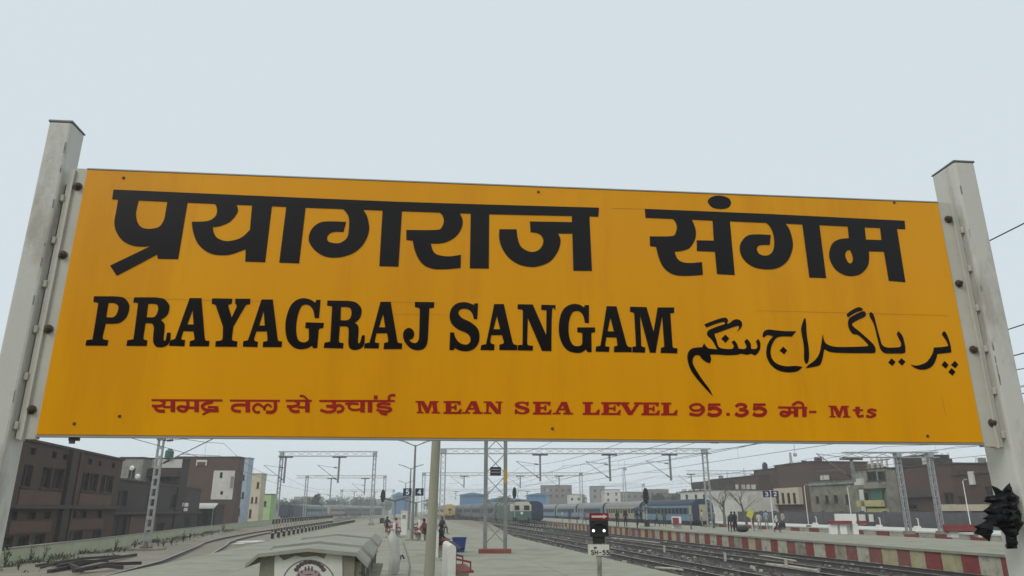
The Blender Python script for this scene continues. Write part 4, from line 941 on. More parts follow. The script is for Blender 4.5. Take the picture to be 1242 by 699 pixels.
# --- fences of black and white posts beside the tracks
def post_fence(label, fn, y0, y1, step, h, z0, rails=True, w=.1, striped=True, group='low post fences by the tracks', mdark=True):
    a = fn(y0); root = thing('post_fence', label, 'fence', (a.x, a.y, z0), group)
    shared = {}
    y = y0; k = 0
    while y < y1 and k < 90:
        q = fn(y)
        if 'm' not in shared:
            mb = MB()
            nseg = 3
            for s in range(nseg): mb.box((0, 0, h*(s+.5)/nseg), (w, w, h/nseg), 0, (0 if s == 1 else 1) if striped else 0)
            mb.box((0, 0, h+.03), (w*1.2, w*1.2, .06), 0, 0, .5)
            shared['m'] = mb.mesh('post', [M_wblock, M_dark])
        o = bpy.data.objects.new('post', shared['m']); col.objects.link(o); o.parent = root; o.location = (q.x-a.x, q.y-a.y, 0)
        y += step; k += 1
    if rails:
        for zf in (.45, .85):
            mb = MB(); pts = [fn(y0+(y1-y0)*i/12)+Vector((0, 0, z0+h*zf)) for i in range(13)]
            for p, q in zip(pts, pts[1:]): mb.beam(p, q, .04, .06)
            mb.build('rail', M_steelp, root)
post_fence('striped fence along the left edge of our platform', lambda y: Vector((-8.55-.13*y, y, 0)), 46, 110, 2.0, 1.0, -.62, w=.15, rails=False)
post_fence('taller striped fence beyond the left track', lambda y: lefttrack(y)+Vector((1.7, 0, 0)), 76, 140, 2.2, 1.45, -.62, w=.17, rails=False)
post_fence('black and white post fence between the middle tracks before the locomotive', lambda y: tp(16.0, y), 84, 150, 2.0, 1.0, -.93)
post_fence('black and white post fence beside the track nearest the opposite platform', lambda y: tp(20.4, y), 92, 170, 2.0, 1.1, -.93)
# white pipes and concrete troughs lying in the ballast
for i, (a, c, rr_, lab) in enumerate((((795, 686), (832, 689), .06, 'white pipe lying near our platform edge'), ((930, 682), (992, 690), .07, 'long white pipe lying between the rails at right'), ((742, 651), (800, 657), .05, 'white pipe lying behind the shunting signal'), ((905, 669), (965, 678), .05, 'thin white pipe along the middle track'))):
    p, q = atZ(*a, -.74), atZ(*c, -.74); mb = MB(); p.z = q.z = -.9+rr_; mb.tube([p, p.lerp(q, .5)+Vector((.05, .04, .01)), q], rr_, 10); tag(mb.build('pipe', M_wblock, loc=p, smooth=True), lab, 'pipe', 'white pipes in the track bed')
def track_marker(px, py, lab):
    q = atZ(px, py, -.9); mb = MB(); mb.box(q+Vector((0, 0, .25)), (.12, .12, .42), 0, 0, .8); tag(mb.build('track_marker', M_wblock, loc=q), lab, 'marker', 'white marker stubs between the rails')
for px, py, lab in ((806, 671, 'white marker stub nearest the shunting signal'), (880, 682, 'white marker stub in the middle of the tracks'), (954, 691, 'white marker stub near the lower right rails')): track_marker(px, py, lab)

# ================================================================== BUILDINGS
M_brick = brickmat('brown_brick', (.088, .047, .035), (.066, .036, .028), (.08, .068, .056), stain=((.04, .034, .03), .5, .50, .7))
M_brick2 = brickmat('red_brick', (.105, .055, .043), (.08, .042, .034), (.095, .08, .068), stain=((.05, .042, .037), .45, .48, .85))
M_brickd = brickmat('dark_brick', (.06, .043, .038), (.045, .034, .031), (.06, .054, .048), stain=((.095, .085, .072), .5, .55, .6))
M_plast = mat('grey_plaster', (.30, .29, .25), .9, .25, .8, stain=((.13, .125, .11), .5, .5, .75))
M_mossy = mat('mossy_plaster', (.25, .24, .18), .95, .3, .7, stain=((.10, .10, .075), .45, .47, .8))
M_wplast = mat('white_plaster', (.58, .57, .52), .9, .15, .8, stain=((.28, .27, .24), .6, .56, .6))
M_blueb = mat('pale_blue_plaster', (.40, .48, .56), .9, .15, 1, stain=((.22, .27, .33), .8, .57, .6))
M_cream = mat('cream_plaster', (.56, .49, .36), .9, .15, 1, stain=((.33, .28, .21), .7, .57, .5))
M_green = mat('light_green_plaster', (.34, .50, .22), .9, .15, 1)
M_yel = mat('yellow_plaster', (.50, .46, .20), .9, .2, 1, stain=((.3, .28, .14), .8, .55, .5))
M_far = mat('far_brown', (.20, .17, .15), .95, .3, .1); M_fargrey = mat('far_grey', (.28, .28, .28), .95, .3, .1)
M_bluesh = mat('blue_sheet', (.06, .19, .36), .6, .2, .6, stain=((.12, .2, .3), .5, .58, .5))
M_brickl = brickmat('orange_brick', (.15, .078, .054), (.12, .06, .045), (.12, .10, .085), stain=((.07, .05, .04), .6, .5, .6))
M_slab = mat('dark_slab', (.075, .062, .056), .9, .3, 1)
def building(name, label, p0, p1, depth, zb, zt, ops, m, roofm=None, cat='house', reveal=.16, parapet=.0, frame=True, framem=None, sill=True, group=None, panem=None):
    """p0->p1 front line seen from the track side (left to right as seen by the camera); ops: (u0,u1,v0,v1) in metres from p0 / zb"""
    p0, p1 = Vector((p0.x, p0.y, zb)), Vector((p1.x, p1.y, zb)); ud = (p1-p0); L = ud.length; ud = ud/L; nn = Vector((ud.y, -ud.x, 0))
    if nn.dot(-p0) < 0: nn = -nn
    H = zt-zb; root = thing(name, label, cat, p0, group)
    def Q(u, v, w=0.0): return p0+ud*u+Vector((0, 0, v))+nn*w
    us = sorted({0, L, *[x for o in ops for x in o[:2]]}); vv = sorted({0, H, *[x for o in ops for x in o[2:4]]})
    mb = MB()
    for i in range(len(us)-1):
        for j in range(len(vv)-1):
            cu, cv = (us[i]+us[i+1])/2, (vv[j]+vv[j+1])/2
            if any(o[0] < cu < o[1] and o[2] < cv < o[3] for o in ops): continue
            mb.face([Q(us[i], vv[j]), Q(us[i+1], vv[j]), Q(us[i+1], vv[j+1]), Q(us[i], vv[j+1])])
    for (a, b, c, d, *_) in ops:
        for e in (([a, c], [a, d]), ([a, d], [b, d]), ([b, d], [b, c]), ([b, c], [a, c])):
            mb.face([Q(*e[0]), Q(*e[1]), Q(*e[1], -reveal), Q(*e[0], -reveal)])
    for (s, e) in ((0, None), (L, None)):
        mb.face([Q(s, 0), Q(s, H), Q(s, H, -depth), Q(s, 0, -depth)])
    mb.face([Q(0, 0, -depth), Q(0, H, -depth), Q(L, H, -depth), Q(L, 0, -depth)])
    mb.face([Q(0, H), Q(L, H), Q(L, H, -depth), Q(0, H, -depth)])
    mb.build('wall', m, root, fix=False)
    mb = MB(); e = .12
    if roofm is not False:
        mb.hexa([Q(-e, H+.003, e), Q(L+e, H+.003, e), Q(L+e, H+.003, -depth-e), Q(-e, H+.003, -depth-e), Q(-e, H+.14, e), Q(L+e, H+.14, e), Q(L+e, H+.14, -depth-e), Q(-e, H+.14, -depth-e)]); mb.build('roof', roofm or M_slab, root)
    for (a, b, c, d, *rest) in ops:
        g = .0
        mb = MB(); mb.hexa([Q(a, c, -reveal-.03), Q(b, c, -reveal-.03), Q(b, c, -reveal+.004), Q(a, c, -reveal+.004), Q(a, d, -reveal-.03), Q(b, d, -reveal-.03), Q(b, d, -reveal+.004), Q(a, d, -reveal+.004)])
        wn = mb.build('window', panem or M_glass, root)
        if frame and b-a > .5 and not rest:
            mb = MB(); fw = .07; w1 = -reveal+.05
            def bar(u0, u1, v0, v1): mb.hexa([Q(u0, v0, w1-.04), Q(u1, v0, w1-.04), Q(u1, v0, w1), Q(u0, v0, w1), Q(u0, v1, w1-.04), Q(u1, v1, w1-.04), Q(u1, v1, w1), Q(u0, v1, w1)])
            bar(a, a+fw, c, d); bar(b-fw, b, c, d); bar(a+fw, b-fw, c, c+fw); bar(a+fw, b-fw, d-fw, d); mx_ = (a+b)/2; bar(mx_-fw/2, mx_+fw/2, c+fw, d-fw)
            mb.build('frame', framem or M_slab, wn)
        if sill and not rest:
            mb = MB(); mb.hexa([Q(a-.08, c-.09, -.02), Q(b+.08, c-.09, -.02), Q(b+.08, c-.09, .1), Q(a-.08, c-.09, .1), Q(a-.08, c, -.02), Q(b+.08, c, -.02), Q(b+.08, c, .1), Q(a-.08, c, .1)]); mb.build('sill', M_slab, wn)
    root['_L'] = L
    return root, Q, L, H
def slab(root, Q, u0, u1, v0, v1, w0, w1, m, name):
    mb = MB(); mb.hexa([Q(u0, v0, w0), Q(u1, v0, w0), Q(u1, v0, w1), Q(u0, v0, w1), Q(u0, v1, w0), Q(u1, v1, w0), Q(u1, v1, w1), Q(u0, v1, w1)]); return mb.build(name, m, root)
# --- A: big dark brick house at the far left, facade along the line X=-19-.2Y
a, b = on_line(-20, -19, -.2), on_line(141, -19, -.2)
uA = lambda px: (on_line(px, -19, -.2)-a).length
def vA(px, py): return zat(px, py, on_line(px, -19, -.2).y)+1.0
ops = []
for (x0, x1) in ((-10, 2), (20, 32), (44, 56), (58, 71), (94, 103), (104, 114), (118, 123), (124, 133)):
    ops.append((uA(x0), uA(x1), 3.95, 5.15))
for (x0, x1) in ((-8, 0), (24, 31), (52, 58), (66, 72), (98, 103), (111, 115), (128, 132)): ops.append((uA(x0), uA(x1), 5.72, 6.1, 1))
for (x0, x1) in ((-8, 3), (16, 24), (36, 46), (56, 64), (89, 95), (100, 107), (121, 126)): ops.append((uA(x0), uA(x1), 2.2, 2.62, 1))
for (x0, x1) in ((10, 24), (30, 43), (50, 62), (84, 92), (96, 106), (118, 128)): ops.append((uA(x0), uA(x1), .1, 1.35))
rA, QA, LA, HA = building('brick_house', 'large dark brown brick house, two storeys, at the far left behind the wall', a, b, 9, -1.0, 5.42, ops, M_brick)
slab(rA, QA, -.1, LA+.1, 2.78, 3.0, 0, .35, M_slab, 'floor_slab')
slab(rA, QA, uA(73), uA(81), 0, HA, .002, .25, M_brickd, 'pilaster'); slab(rA, QA, uA(85), uA(87), 0, HA, .002, .18, M_brick2, 'drain_pipe')
for (x0, x1) in ((20, 72), (94, 133)): slab(rA, QA, uA(x0), uA(x1), 3.0, 3.8, .002, .05, M_brickl, 'spandrel'); 
for (x0, x1) in ((16, 66), (88, 128)): slab(rA, QA, uA(x0), uA(x1), 1.45, 2.1, .002, .05, M_brickl, 'spandrel')
# --- B: lower dark house to its right
a, b = on_line(136, -20.5, -.2), on_line(242, -20.5, -.2)
uB = lambda px: (on_line(px, -20.5, -.2)-a).length
ops = [(uB(137), uB(153), 3.0, 4.3), (uB(176), uB(187), 3.0, 4.2), (uB(206), uB(215), 3.0, 4.3), (uB(140), uB(157), .3, 2.2), (uB(193), uB(202), .6, 1.5), (uB(226), uB(232), .8, 1.9)]
rB, QB, LB, HB = building('brick_house', 'low dark brick house between the big brick house and the tall brown block', a, b, 8, -1.0, 4.15, ops, M_brickd)
slab(rB, QB, 0, LB, 2.35, 2.55, 0, .4, M_slab, 'floor_slab'); slab(rB, QB, uB(160), uB(192), .1, 2.2, .002, .06, M_brickl, 'brick_panel'); slab(rB, QB, uB(216), uB(223), 3.1, 3.5, .0, .5, M_wpaint, 'white_board'); slab(rB, QB, uB(218), uB(225), 2.6, 2.95, .0, .3, M_wpaint, 'white_cloth')
def flat_building(name, label, Y, x0, x1, ytop, m, ops_px=(), depth=8, zb=-1.0, cat='house', ky=0.0, group=None, **kw):
    """front facing the camera at distance Y, openings given in pixels"""
    a = Vector((atY(x0, 612, Y).x, Y, 0)); b = Vector((atY(x1, 612, Y+ky).x, Y+ky, 0)); zt = zat((x0+x1)/2, ytop, Y)
    sx = (b-a).length/(x1-x0)
    ops = [((o[0]-x0)*sx, (o[1]-x0)*sx, zat(o[0], o[3], Y)-zb, zat(o[0], o[2], Y)-zb) for o in ops_px]
    return building(name, label, a, b, depth, zb, zt, ops, m, cat=cat, group=group, **kw) + (sx,)
# --- behind B: grey plaster room and white parapet house with tank and dishes
flat_building('rooftop_room', 'grey plaster house above the low dark brick house', 80, 138, 166, 556, M_plast, [(150, 158, 568, 580)], depth=3)
r2, Q2, L2, H2, s2 = flat_building('parapet_house', 'house with white parapet and dark balcony behind the battened mast', 82, 164, 214, 557, M_brickd, [(168, 184, 572, 584), (187, 203, 572, 584)], depth=2)
slab(r2, Q2, -.05, L2+.05, H2-.95, H2-.02, .002, .1, M_wplast, 'parapet')
slab(r2, Q2, 0, L2, H2-1.9, H2-1.75, 0, .9, M_slab, 'balcony_slab'); slab(r2, Q2, 0, L2, H2-1.7, H2-1.1, .75, .85, M_brickd, 'balcony_wall')
q = atY(200.5, 557, 81); tk = thing('water_tank', 'round green water tank on the roof behind the battened mast', 'tank', (q.x, 81.8, q.z))
mb = MB(); c0 = Vector((q.x, 81.8, q.z+.14)); mb.tube([c0, c0+Vector((0, 0, .1)), c0+Vector((0, 0, .75)), c0+Vector((0, 0, .95)), c0+Vector((0, 0, 1.05))], [.44, .46, .46, .25, .18], 14); mb.build('shell', mat('tank_green', (.05, .16, .10), .6), tk, smooth=True)
mb = MB()
for k in range(3): mb.tube([c0+Vector((0, 0, .2+k*.2)), c0+Vector((0, 0, .24+k*.2))], .475, 14)
mb.build('rib', MATS['tank_green'], tk)
for i, (px, py) in enumerate(((160, 568), (167, 578))):
    q = atY(px, py, 78.5); dr = thing('satellite_dish', ('upper', 'lower')[i]+' white satellite dish on the low roofs behind the wall', 'dish', q, 'satellite dishes')
    mb = MB(); mb.sphere(q, .27, 12, 6, sc=(1, .28, 1)); mb.build('reflector', M_wpaint, dr, smooth=True); mb = MB(); mb.tube([q, q+Vector((0, .1, -1.2))], .04, 6); mb.tube([q, q+Vector((0, -.5, .05))], .02, 6); mb.build('bracket', M_steeld, dr)
# --- C: tall brown block with a white plaster panel, shed at its foot
r3, Q3, L3, H3, s3 = flat_building('brick_block', 'tall windowless brown brick block with a white plaster patch', 104, 206, 284, 555, M_brick2, [], depth=2.2)
def pxr(Q, s, x0, Y, zb, a, b, yt, yb, w0, w1, m, name, root): return slab(root, Q, (a-x0)*s, (b-x0)*s, zat(a, yb, Y)-zb, zat(a, yt, Y)-zb, w0, w1, m, name)
pxr(Q3, s3, 206, 104, -1, 255, 281, 571, 606, .002, .10, M_wplast, 'plaster_patch', r3)
pxr(Q3, s3, 206, 104, -1, 263, 266, 573, 580, .101, .13, M_glass, 'vent', r3); pxr(Q3, s3, 206, 104, -1, 277, 280, 578, 592, .101, .2, M_plast, 'downpipe', r3); pxr(Q3, s3, 206, 104, -1, 266, 269, 596, 600, .101, .13, M_glass, 'vent', r3)
pxr(Q3, s3, 206, 104, -1, 232, 245, 558, 565, .002, .12, M_wplast, 'white_notice', r3); pxr(Q3, s3, 206, 104, -1, 233.5, 243.5, 560.5, 565, .121, .14, M_brick2, 'notice_print', r3)
r4, Q4, L4, H4, s4 = flat_building('shed', 'small dark shed with a white awning at the foot of the brown block', 97, 236, 262, 613, M_brickd, [(238, 243, 622, 640), (248, 254, 620, 638)], depth=3)
mb = MB(); mb.hexa([Q4(.1, H4-.9, .1), Q4(L4+.4, H4-.9, .1), Q4(L4+.3, H4-.35, 1.5), Q4(0, H4-.35, 1.5), Q4(.1, H4-.84, .1), Q4(L4+.4, H4-.84, .1), Q4(L4+.3, H4-.29, 1.5), Q4(0, H4-.29, 1.5)])
mb = MB(); mb.hexa([Q4(0, H4-.45, 1.3), Q4(L4+.3, H4-.45, 1.3), Q4(L4+.3, H4+.2, .05), Q4(0, H4+.2, .05), Q4(0, H4-.39, 1.3), Q4(L4+.3, H4-.39, 1.3), Q4(L4+.3, H4+.26, .05), Q4(0, H4+.26, .05)]); mb.build('awning', M_wplast, r4)
mb = MB(); mb.tube([Q4(L4+.2, 0, 1.2), Q4(L4+.2, H4-.5, 1.2)], .05, 6); mb.build('awning_post', M_steelp, r4)
# --- D, E, F
flat_building('narrow_house', 'narrow pale blue plastered house right of the brown block', 114, 283, 296, 556, M_blueb, [(291, 293, 576, 582), (288, 290.5, 597, 604), (292, 294.5, 597, 604), (289, 292, 617, 625)], depth=2.2, roofm=M_blueb)
flat_building('narrow_house', 'tall cream house beside the pale blue house', 130, 299, 314, 575, M_cream, [(304, 306.5, 603, 610), (309, 311.5, 603, 610), (309, 312, 585, 592), (303, 306, 618, 628)], depth=2.6, roofm=M_cream)
flat_building('narrow_house', 'low light green house past the cream house', 150, 315, 328, 600, M_green, [(320, 323, 608, 614)], depth=3)
# --- right hand side: dark boundary wall and houses on the line X=58+K*Y
M_dwall = mat('dark_boundary', (.085, .085, .09), .9, .3, 1, stain=((.16, .15, .14), .8, .56, .6))
wr = thing('boundary_wall', 'dark grey boundary wall behind the far right platform', 'wall', tp(53, 40))
y = 34.0
while y < 150:
    mb = MB(); mb.hexa([tp(53, y, -.9), tp(53.25, y, -.9), tp(53.25, y+3.96, -.9), tp(53, y+3.96, -.9), tp(53, y, 1.5), tp(53.25, y, 1.5), tp(53.25, y+3.96, 1.5), tp(53, y+3.96, 1.5)]); mb.build('wall_panel', M_dwall, wr)
    mb = MB(); mb.hexa([tp(52.9, y-.1, -.9), tp(53.3, y-.1, -.9), tp(53.3, y+.14, -.9), tp(52.9, y+.14, -.9), tp(52.9, y-.1, 1.62), tp(53.3, y-.1, 1.62), tp(53.3, y+.14, 1.62), tp(52.9, y+.14, 1.62)]); mb.build('pier', M_dwall, wr); y += 4
for i, (px, pyt, pyb, wd) in enumerate(((1054, 624, 633, 8), (1043, 624, 636, 12))):
    q = on_line(px, 52.7, K); Yq = q.y
    z0, z1 = zat(px, pyb, Yq), zat(px, pyt, Yq); mb = MB(); s_ = wd*Yq*.0011; mb.hexa([q+ax*(-s_/2)+Vector((0, 0, z0)), q+ax*(s_/2)+Vector((0, 0, z0)), q+ax*(s_/2)+nx*.1+Vector((0, 0, z0)), q-ax*(s_/2)+nx*.1+Vector((0, 0, z0)), q+ax*(-s_/2)+Vector((0, 0, z1)), q+ax*(s_/2)+Vector((0, 0, z1)), q+ax*(s_/2)+nx*.1+Vector((0, 0, z1)), q-ax*(s_/2)+nx*.1+Vector((0, 0, z1))])
    tag(mb.build('poster_board', M_wplast, loc=q), ('small white poster on the far boundary wall', 'larger white poster on the far boundary wall')[i], 'poster')
def line_building(name, label, x0l, px0, px1, pyt, m, ops_px=(), depth=9, pyref=None, **kw):
    a, b = on_line(px0, x0l, K), on_line(px1, x0l, K); Ym = on_line(pyref or (px0+px1)/2, x0l, K).y
    zt = zat(pyref or (px0+px1)/2, pyt, Ym)
    def U(px): return (on_line(px, x0l, K)-a).length
    ops = []
    for o in ops_px:
        Yo = on_line((o[0]+o[1])/2, x0l, K).y; ops.append((U(o[0]), U(o[1]), max(.1, zat(o[0], o[3], Yo)+.9), zat(o[0], o[2], Yo)+.9))
    return building(name, label, a, b, depth, -.9, zt, ops, m, **kw) + (U,)
def lb(root, Q, U, x0l, a, b, yt, yb, w0, w1, m, name):
    Yo = on_line((a+b)/2, x0l, K).y; z0, z1 = zat(a, yb, Yo)+.9, zat(a, yt, Yo)+.9
    return slab(root, Q, U(a), U(b), z0, z1, w0, w1, m, name)
RB = []
h0, Q, L, H, U = line_building('brick_house', 'brown brick house half hidden behind the right post', 58, 1160, 1222, 575, M_brick, [(1164, 1170, 602, 612), (1198, 1206, 590, 602)])
RB.append((h0, Q, L, H, 4, 1))
lb(h0, Q, U, 58, 1183, 1189, 572, 588, .05, .25, M_wplast, 'hanging_sheet'); lb(h0, Q, U, 58, 1160, 1200, 612, 620, .01, .3, M_cream, 'brown_band')
h1, Q, L, H, U = line_building('brick_house', 'big red brown brick house behind the double mast at right', 58, 1078, 1160, 566, M_brick2, [(1146, 1158, 598, 612), (1098, 1112, 612, 618)])
RB.append((h1, Q, L, H, 9, 2))
lb(h1, Q, U, 58, 1088, 1122, 553, 564.5, -4, -.6, M_brickd, 'rooftop_room'); lb(h1, Q, U, 58, 1122, 1130, 555, 565, -.7, -.5, M_wplast, 'roof_railing'); lb(h1, Q, U, 58, 1130, 1135, 556, 565, -2, -1.6, M_slab, 'roof_post'); lb(h1, Q, U, 58, 1098, 1138, 596, 603, .01, .5, M_slab, 'ledge'); lb(h1, Q, U, 58, 1140, 1160, 612, 620, .01, .3, M_cream, 'brown_band')
for k in range(6): lb(h1, Q, U, 58, 1144+k*2.6, 1145+k*2.6, 562, 565, -.3, -.1, M_wplast, 'roof_stub')
h2, Q, L, H, U = line_building('balcony_house', 'narrow house with yellow and green balconies at right', 56.5, 1040, 1078, 570, M_plast, [(1056, 1068, 572, 583), (1069, 1078, 572, 583), (1048, 1054, 598, 606), (1057, 1063, 598, 612), (1046, 1060, 617, 630)], pyref=1060)
RB.append((h2, Q, L, H, 3, 3))
lb(h2, Q, U, 56.5, 1046, 1078, 588, 593, 0, 1.0, M_mossy, 'balcony_slab'); lb(h2, Q, U, 56.5, 1062, 1077, 594, 607, .5, .6, mat('green_screen', (.05, .13, .10), .7), 'green_screen'); lb(h2, Q, U, 56.5, 1048, 1078, 607, 614.5, .5, 1.0, M_yel, 'balcony_wall'); lb(h2, Q, U, 56.5, 1058, 1080, 617, 621.5, .3, .8, M_yel, 'lower_ledge')
lb(h2, Q, U, 56.5, 1043, 1052, 581, 592, .01, .4, M_wplast, 'white_patch'); lb(h2, Q, U, 56.5, 1040, 1050, 562, 569, -3, -2, M_mossy, 'rooftop_tub')
for px in (1054, 1061, 1066, 1072): lb(h2, Q, U, 56.5, px, px+1.2, 556, 568, -1.2, -1.0, M_wplast, 'roof_railing_post')
lb(h2, Q, U, 56.5, 1053, 1076, 557.5, 559, -1.2, -1.05, mat('faded_pink', (.45, .25, .24), .8), 'roof_rail'); lb(h2, Q, U, 56.5, 1053, 1058, 594, 625, .9, 1.0, M_wplast, 'corner_post')
h3, Q, L, H, U = line_building('plaster_house', 'long mossy plaster house with three small windows at right', 58, 984, 1041, 583, M_mossy, [(990, 994, 602, 610), (1001, 1006, 601, 610), (1012, 1017, 601, 610), (1026, 1030, 600, 611)])
RB.append((h3, Q, L, H, 5, 4))
lb(h3, Q, U, 58, 985, 1040, 586, 588, 0, .25, M_plast, 'cornice'); lb(h3, Q, U, 58, 1029, 1036, 582, 583, -2, -1, M_slab, 'roof_stub')
h4, Q, L, H, U = line_building('brick_house', 'tall square brick house behind the platform 3 and 2 plates', 60, 944, 990, 563, M_brick2, [(966, 973, 597, 612)])
RB.append((h4, Q, L, H, 4, 5))
lb(h4, Q, U, 60, 944, 975, 592, 612, .02, .6, M_cream, 'front_bay')
for px in (947, 954, 961, 968): lb(h4, Q, U, 60, px, px+2.6, 598, 611, .601, .68, M_glass, 'window_slot')
h4b, Q, L, H, U = line_building('brick_house', 'lower stepped brick house left of the tall square one, with roof tank', 60, 918, 946, 570, M_brick2, [(922, 928, 602, 614)])
RB.append((h4b, Q, L, H, 2, 6))
q = on_line(930, 60, K); zt = zat(930, 570, q.y); tk = thing('water_tank', 'black water tank on the stepped brick house', 'tank', (q.x+1, q.y+2, zt+.14)); mb = MB(); c0 = Vector((q.x+1, q.y+2, zt+.14)); mb.tube([c0, c0+Vector((0, 0, .8)), c0+Vector((0, 0, 1.1))], [.45, .45, .25], 12); mb.build('shell', M_dark, tk, smooth=True)
mb = MB(); mb.tube([c0+Vector((0, 0, 1.1)), c0+Vector((0, 0, 1.18))], .2, 12); mb.build('lid', M_dark, tk)
h5, Q, L, H, U = line_building('arcade_house', 'pinkish house with white panels beside the bare tree', 58, 862, 922, 580, M_brick2, [(905, 912, 604, 620), (914, 919, 604, 620), (866, 874, 606, 618)])
RB.append((h5, Q, L, H, 5, 7))
for a_, b_2 in ((890, 898), (902, 906), (908, 912), (914, 919)): lb(h5, Q, U, 58, a_, b_2, 588, 597, .02, .12, M_wplast, 'white_panel')
lb(h5, Q, U, 58, 862, 904, 603, 616, .02, .4, M_wplast, 'white_front'); lb(h5, Q, U, 58, 888, 906, 598, 602, .1, 1.4, M_slab, 'canopy')
for px in (890, 897): lb(h5, Q, U, 58, px, px+4, 610, 615, .41, .46, M_glass, 'round_vent')
h6, Q, L, H, U = line_building('railway_shed', 'white walled shed with brown roof right of the dark blue coach end', 50, 826, 872, 596, M_wplast, [(832, 835, 600, 608), (843, 846, 600, 608), (853, 856, 600, 608)], depth=14)
lb(h6, Q, U, 50, 838, 872, 584, 595, -3, -.3, M_slab, 'upper_wall')
for k in range(5): lb(h6, Q, U, 50, 828+k*8, 832+k*8, 593.5, 596, -.3, 0, M_wplast, 'merlon')
def rebars(root, Q, L, H, n, seed, depth=4):
    r = random.Random(seed)
    for k in range(n):
        u = r.uniform(.3, L-.3); d_ = -r.uniform(.2, depth); hh_ = r.uniform(.6, 1.5)
        mb = MB()
        if r.random() < .6:
            for e in (0, .18): mb.tube([Q(u+e, H+.14, d_), Q(u+e+r.uniform(-.06, .06), H+.14+hh_, d_)], .02, 4)
            mb.build('rebar', M_rust, root)
        else:
            s_ = r.uniform(.5, 1.4); slab(root, Q, u, min(u+s_, L), H+.14, H+.14+r.uniform(.3, .8), d_-.6, d_, r.choice((M_brick2, M_plast, M_wplast, M_brickd)), 'roof_stub')
for rt_, q_, l_, h_, n_, sd_ in RB: rebars(rt_, q_, l_, h_, n_, sd_)
def radio_tower(label, Y, px, ytop, ybot, w_):
    b = atY(px, ybot, Y); t = atY(px, ytop, Y); root = thing('radio_tower', label, 'tower', (b.x, Y, -1), 'thin far radio towers')
    mb = MB(); n_ = 12
    for k in range(4):
        c = ((-1, -1), (1, -1), (1, 1), (-1, 1))[k]; mb.beam((b.x+c[0]*w_, Y+c[1]*w_, -1), (b.x+c[0]*w_*.25, Y+c[1]*w_*.25, t.z), .12, .12)
    for k in range(n_):
        z0, z1 = -1+(t.z+1)*k/n_, -1+(t.z+1)*(k+1)/n_; a0, a1 = w_*(1-.75*k/n_), w_*(1-.75*(k+1)/n_); s_ = 1 if k % 2 else -1
        mb.beam((b.x-s_*a0, Y-a0, z0), (b.x+s_*a1, Y-a1, z1), .07, .07)
    mb.build('lattice', M_steelp, root); mb = MB(); mb.tube([(t.x, Y, t.z), (t.x, Y, t.z+2.0)], .08, 6); mb.box((t.x, Y, t.z-.6), (w_*1.2, w_*1.2, .8)); mb.build('antenna', M_steelp, root)
radio_tower('thin far radio tower right of the cream house', 250, 758, 567, 605, .8)
radio_tower('thin radio tower rising behind the tall square brick house', 190, 964, 549, 600, .6)
# --- far buildings fading into the haze
fars = [('grey block behind the locomotive, far away', 330, 657, 694, 589, M_far, 8), ('small grey house left of the far cream house', 330, 718, 734, 590, M_fargrey, 6), ('tall cream house far behind the train', 320, 733, 753, 594, M_wplast, 8),
        ('brown far house right of the cream one', 340, 752, 790, 597, M_far, 8), ('grey far house behind the middle signal', 300, 788, 812, 594, M_far, 8), ('dark far house near the white shed', 260, 806, 832, 599, M_far, 8), ('low white far house behind the train', 310, 690, 706, 600, M_wplast, 6),
        ('pale far block at the left horizon', 420, 356, 384, 603, M_fargrey, 8), ('wide grey far block on the left horizon', 480, 430, 466, 606, M_fargrey, 8), ('narrow far house between the blue sheds', 380, 596, 622, 605, M_fargrey, 8)]
for lab, Y, x0, x1, yt, m, dp in fars:
    ops = []; n = max(2, int((x1-x0)/7))
    for i in range(n):
        cx_ = x0+(x1-x0)*(i+.5)/n
        for yy in (yt+4, yt+11): ops.append((cx_-1.3, cx_+1.3, yy, yy+3.2))
    flat_building('far_house', lab, Y, x0, x1, yt, m, ops, depth=dp*1.5, frame=False, sill=False, group='far houses in the haze')
def shed(label, Y, x0, x1, ye, yr, m, depth=22):
    a, b = atY(x0, ye, Y), atY(x1, ye, Y); zr = zat(x0, yr, Y); root = thing('sheet_shed', label, 'shed', (a.x, Y, -1), 'blue sheet sheds')
    mb = MB(); mb.hexa([(a.x, Y, -1), (b.x, Y, -1), (b.x, Y+depth, -1), (a.x, Y+depth, -1), (a.x, Y, a.z), (b.x, Y, a.z), (b.x, Y+depth, a.z), (a.x, Y+depth, a.z)]); mb.build('wall', m, root)
    mb = MB(); mx = (a.x+b.x)/2
    mb.prism(None, [(a.x-.5, Y-.6, a.z+.01), (b.x+.5, Y-.6, a.z+.01), (b.x+.5, Y-.6, a.z+.2), (mx, Y-.6, zr), (a.x-.5, Y-.6, a.z+.2)], [(a.x-.5, Y+depth, a.z+.01), (b.x+.5, Y+depth, a.z+.01), (b.x+.5, Y+depth, a.z+.2), (mx, Y+depth, zr), (a.x-.5, Y+depth, a.z+.2)]); mb.build('roof', M_bluesh, root)
    mb = MB()
    n = int((b.x-a.x)/1.2)
    for i in range(n): mb.beam((a.x+(b.x-a.x)*i/n, Y-.03, -1), (a.x+(b.x-a.x)*i/n, Y-.03, a.z), .12, .06)
    mb.build('ribs', m, root)['kind'] = 'stuff'
shed('blue sheet shed behind the yellow coach', 290, 558, 589, 601, 597.5, M_bluesh); shed('blue sheet shed right of the locomotive', 270, 640, 666, 601, 598, M_bluesh); shed('low teal shed between the blue sheds', 330, 588, 642, 607, 604, M_bluesh); shed('blue shed above the far end of our platform', 330, 476, 491, 602, 597, M_bluesh)
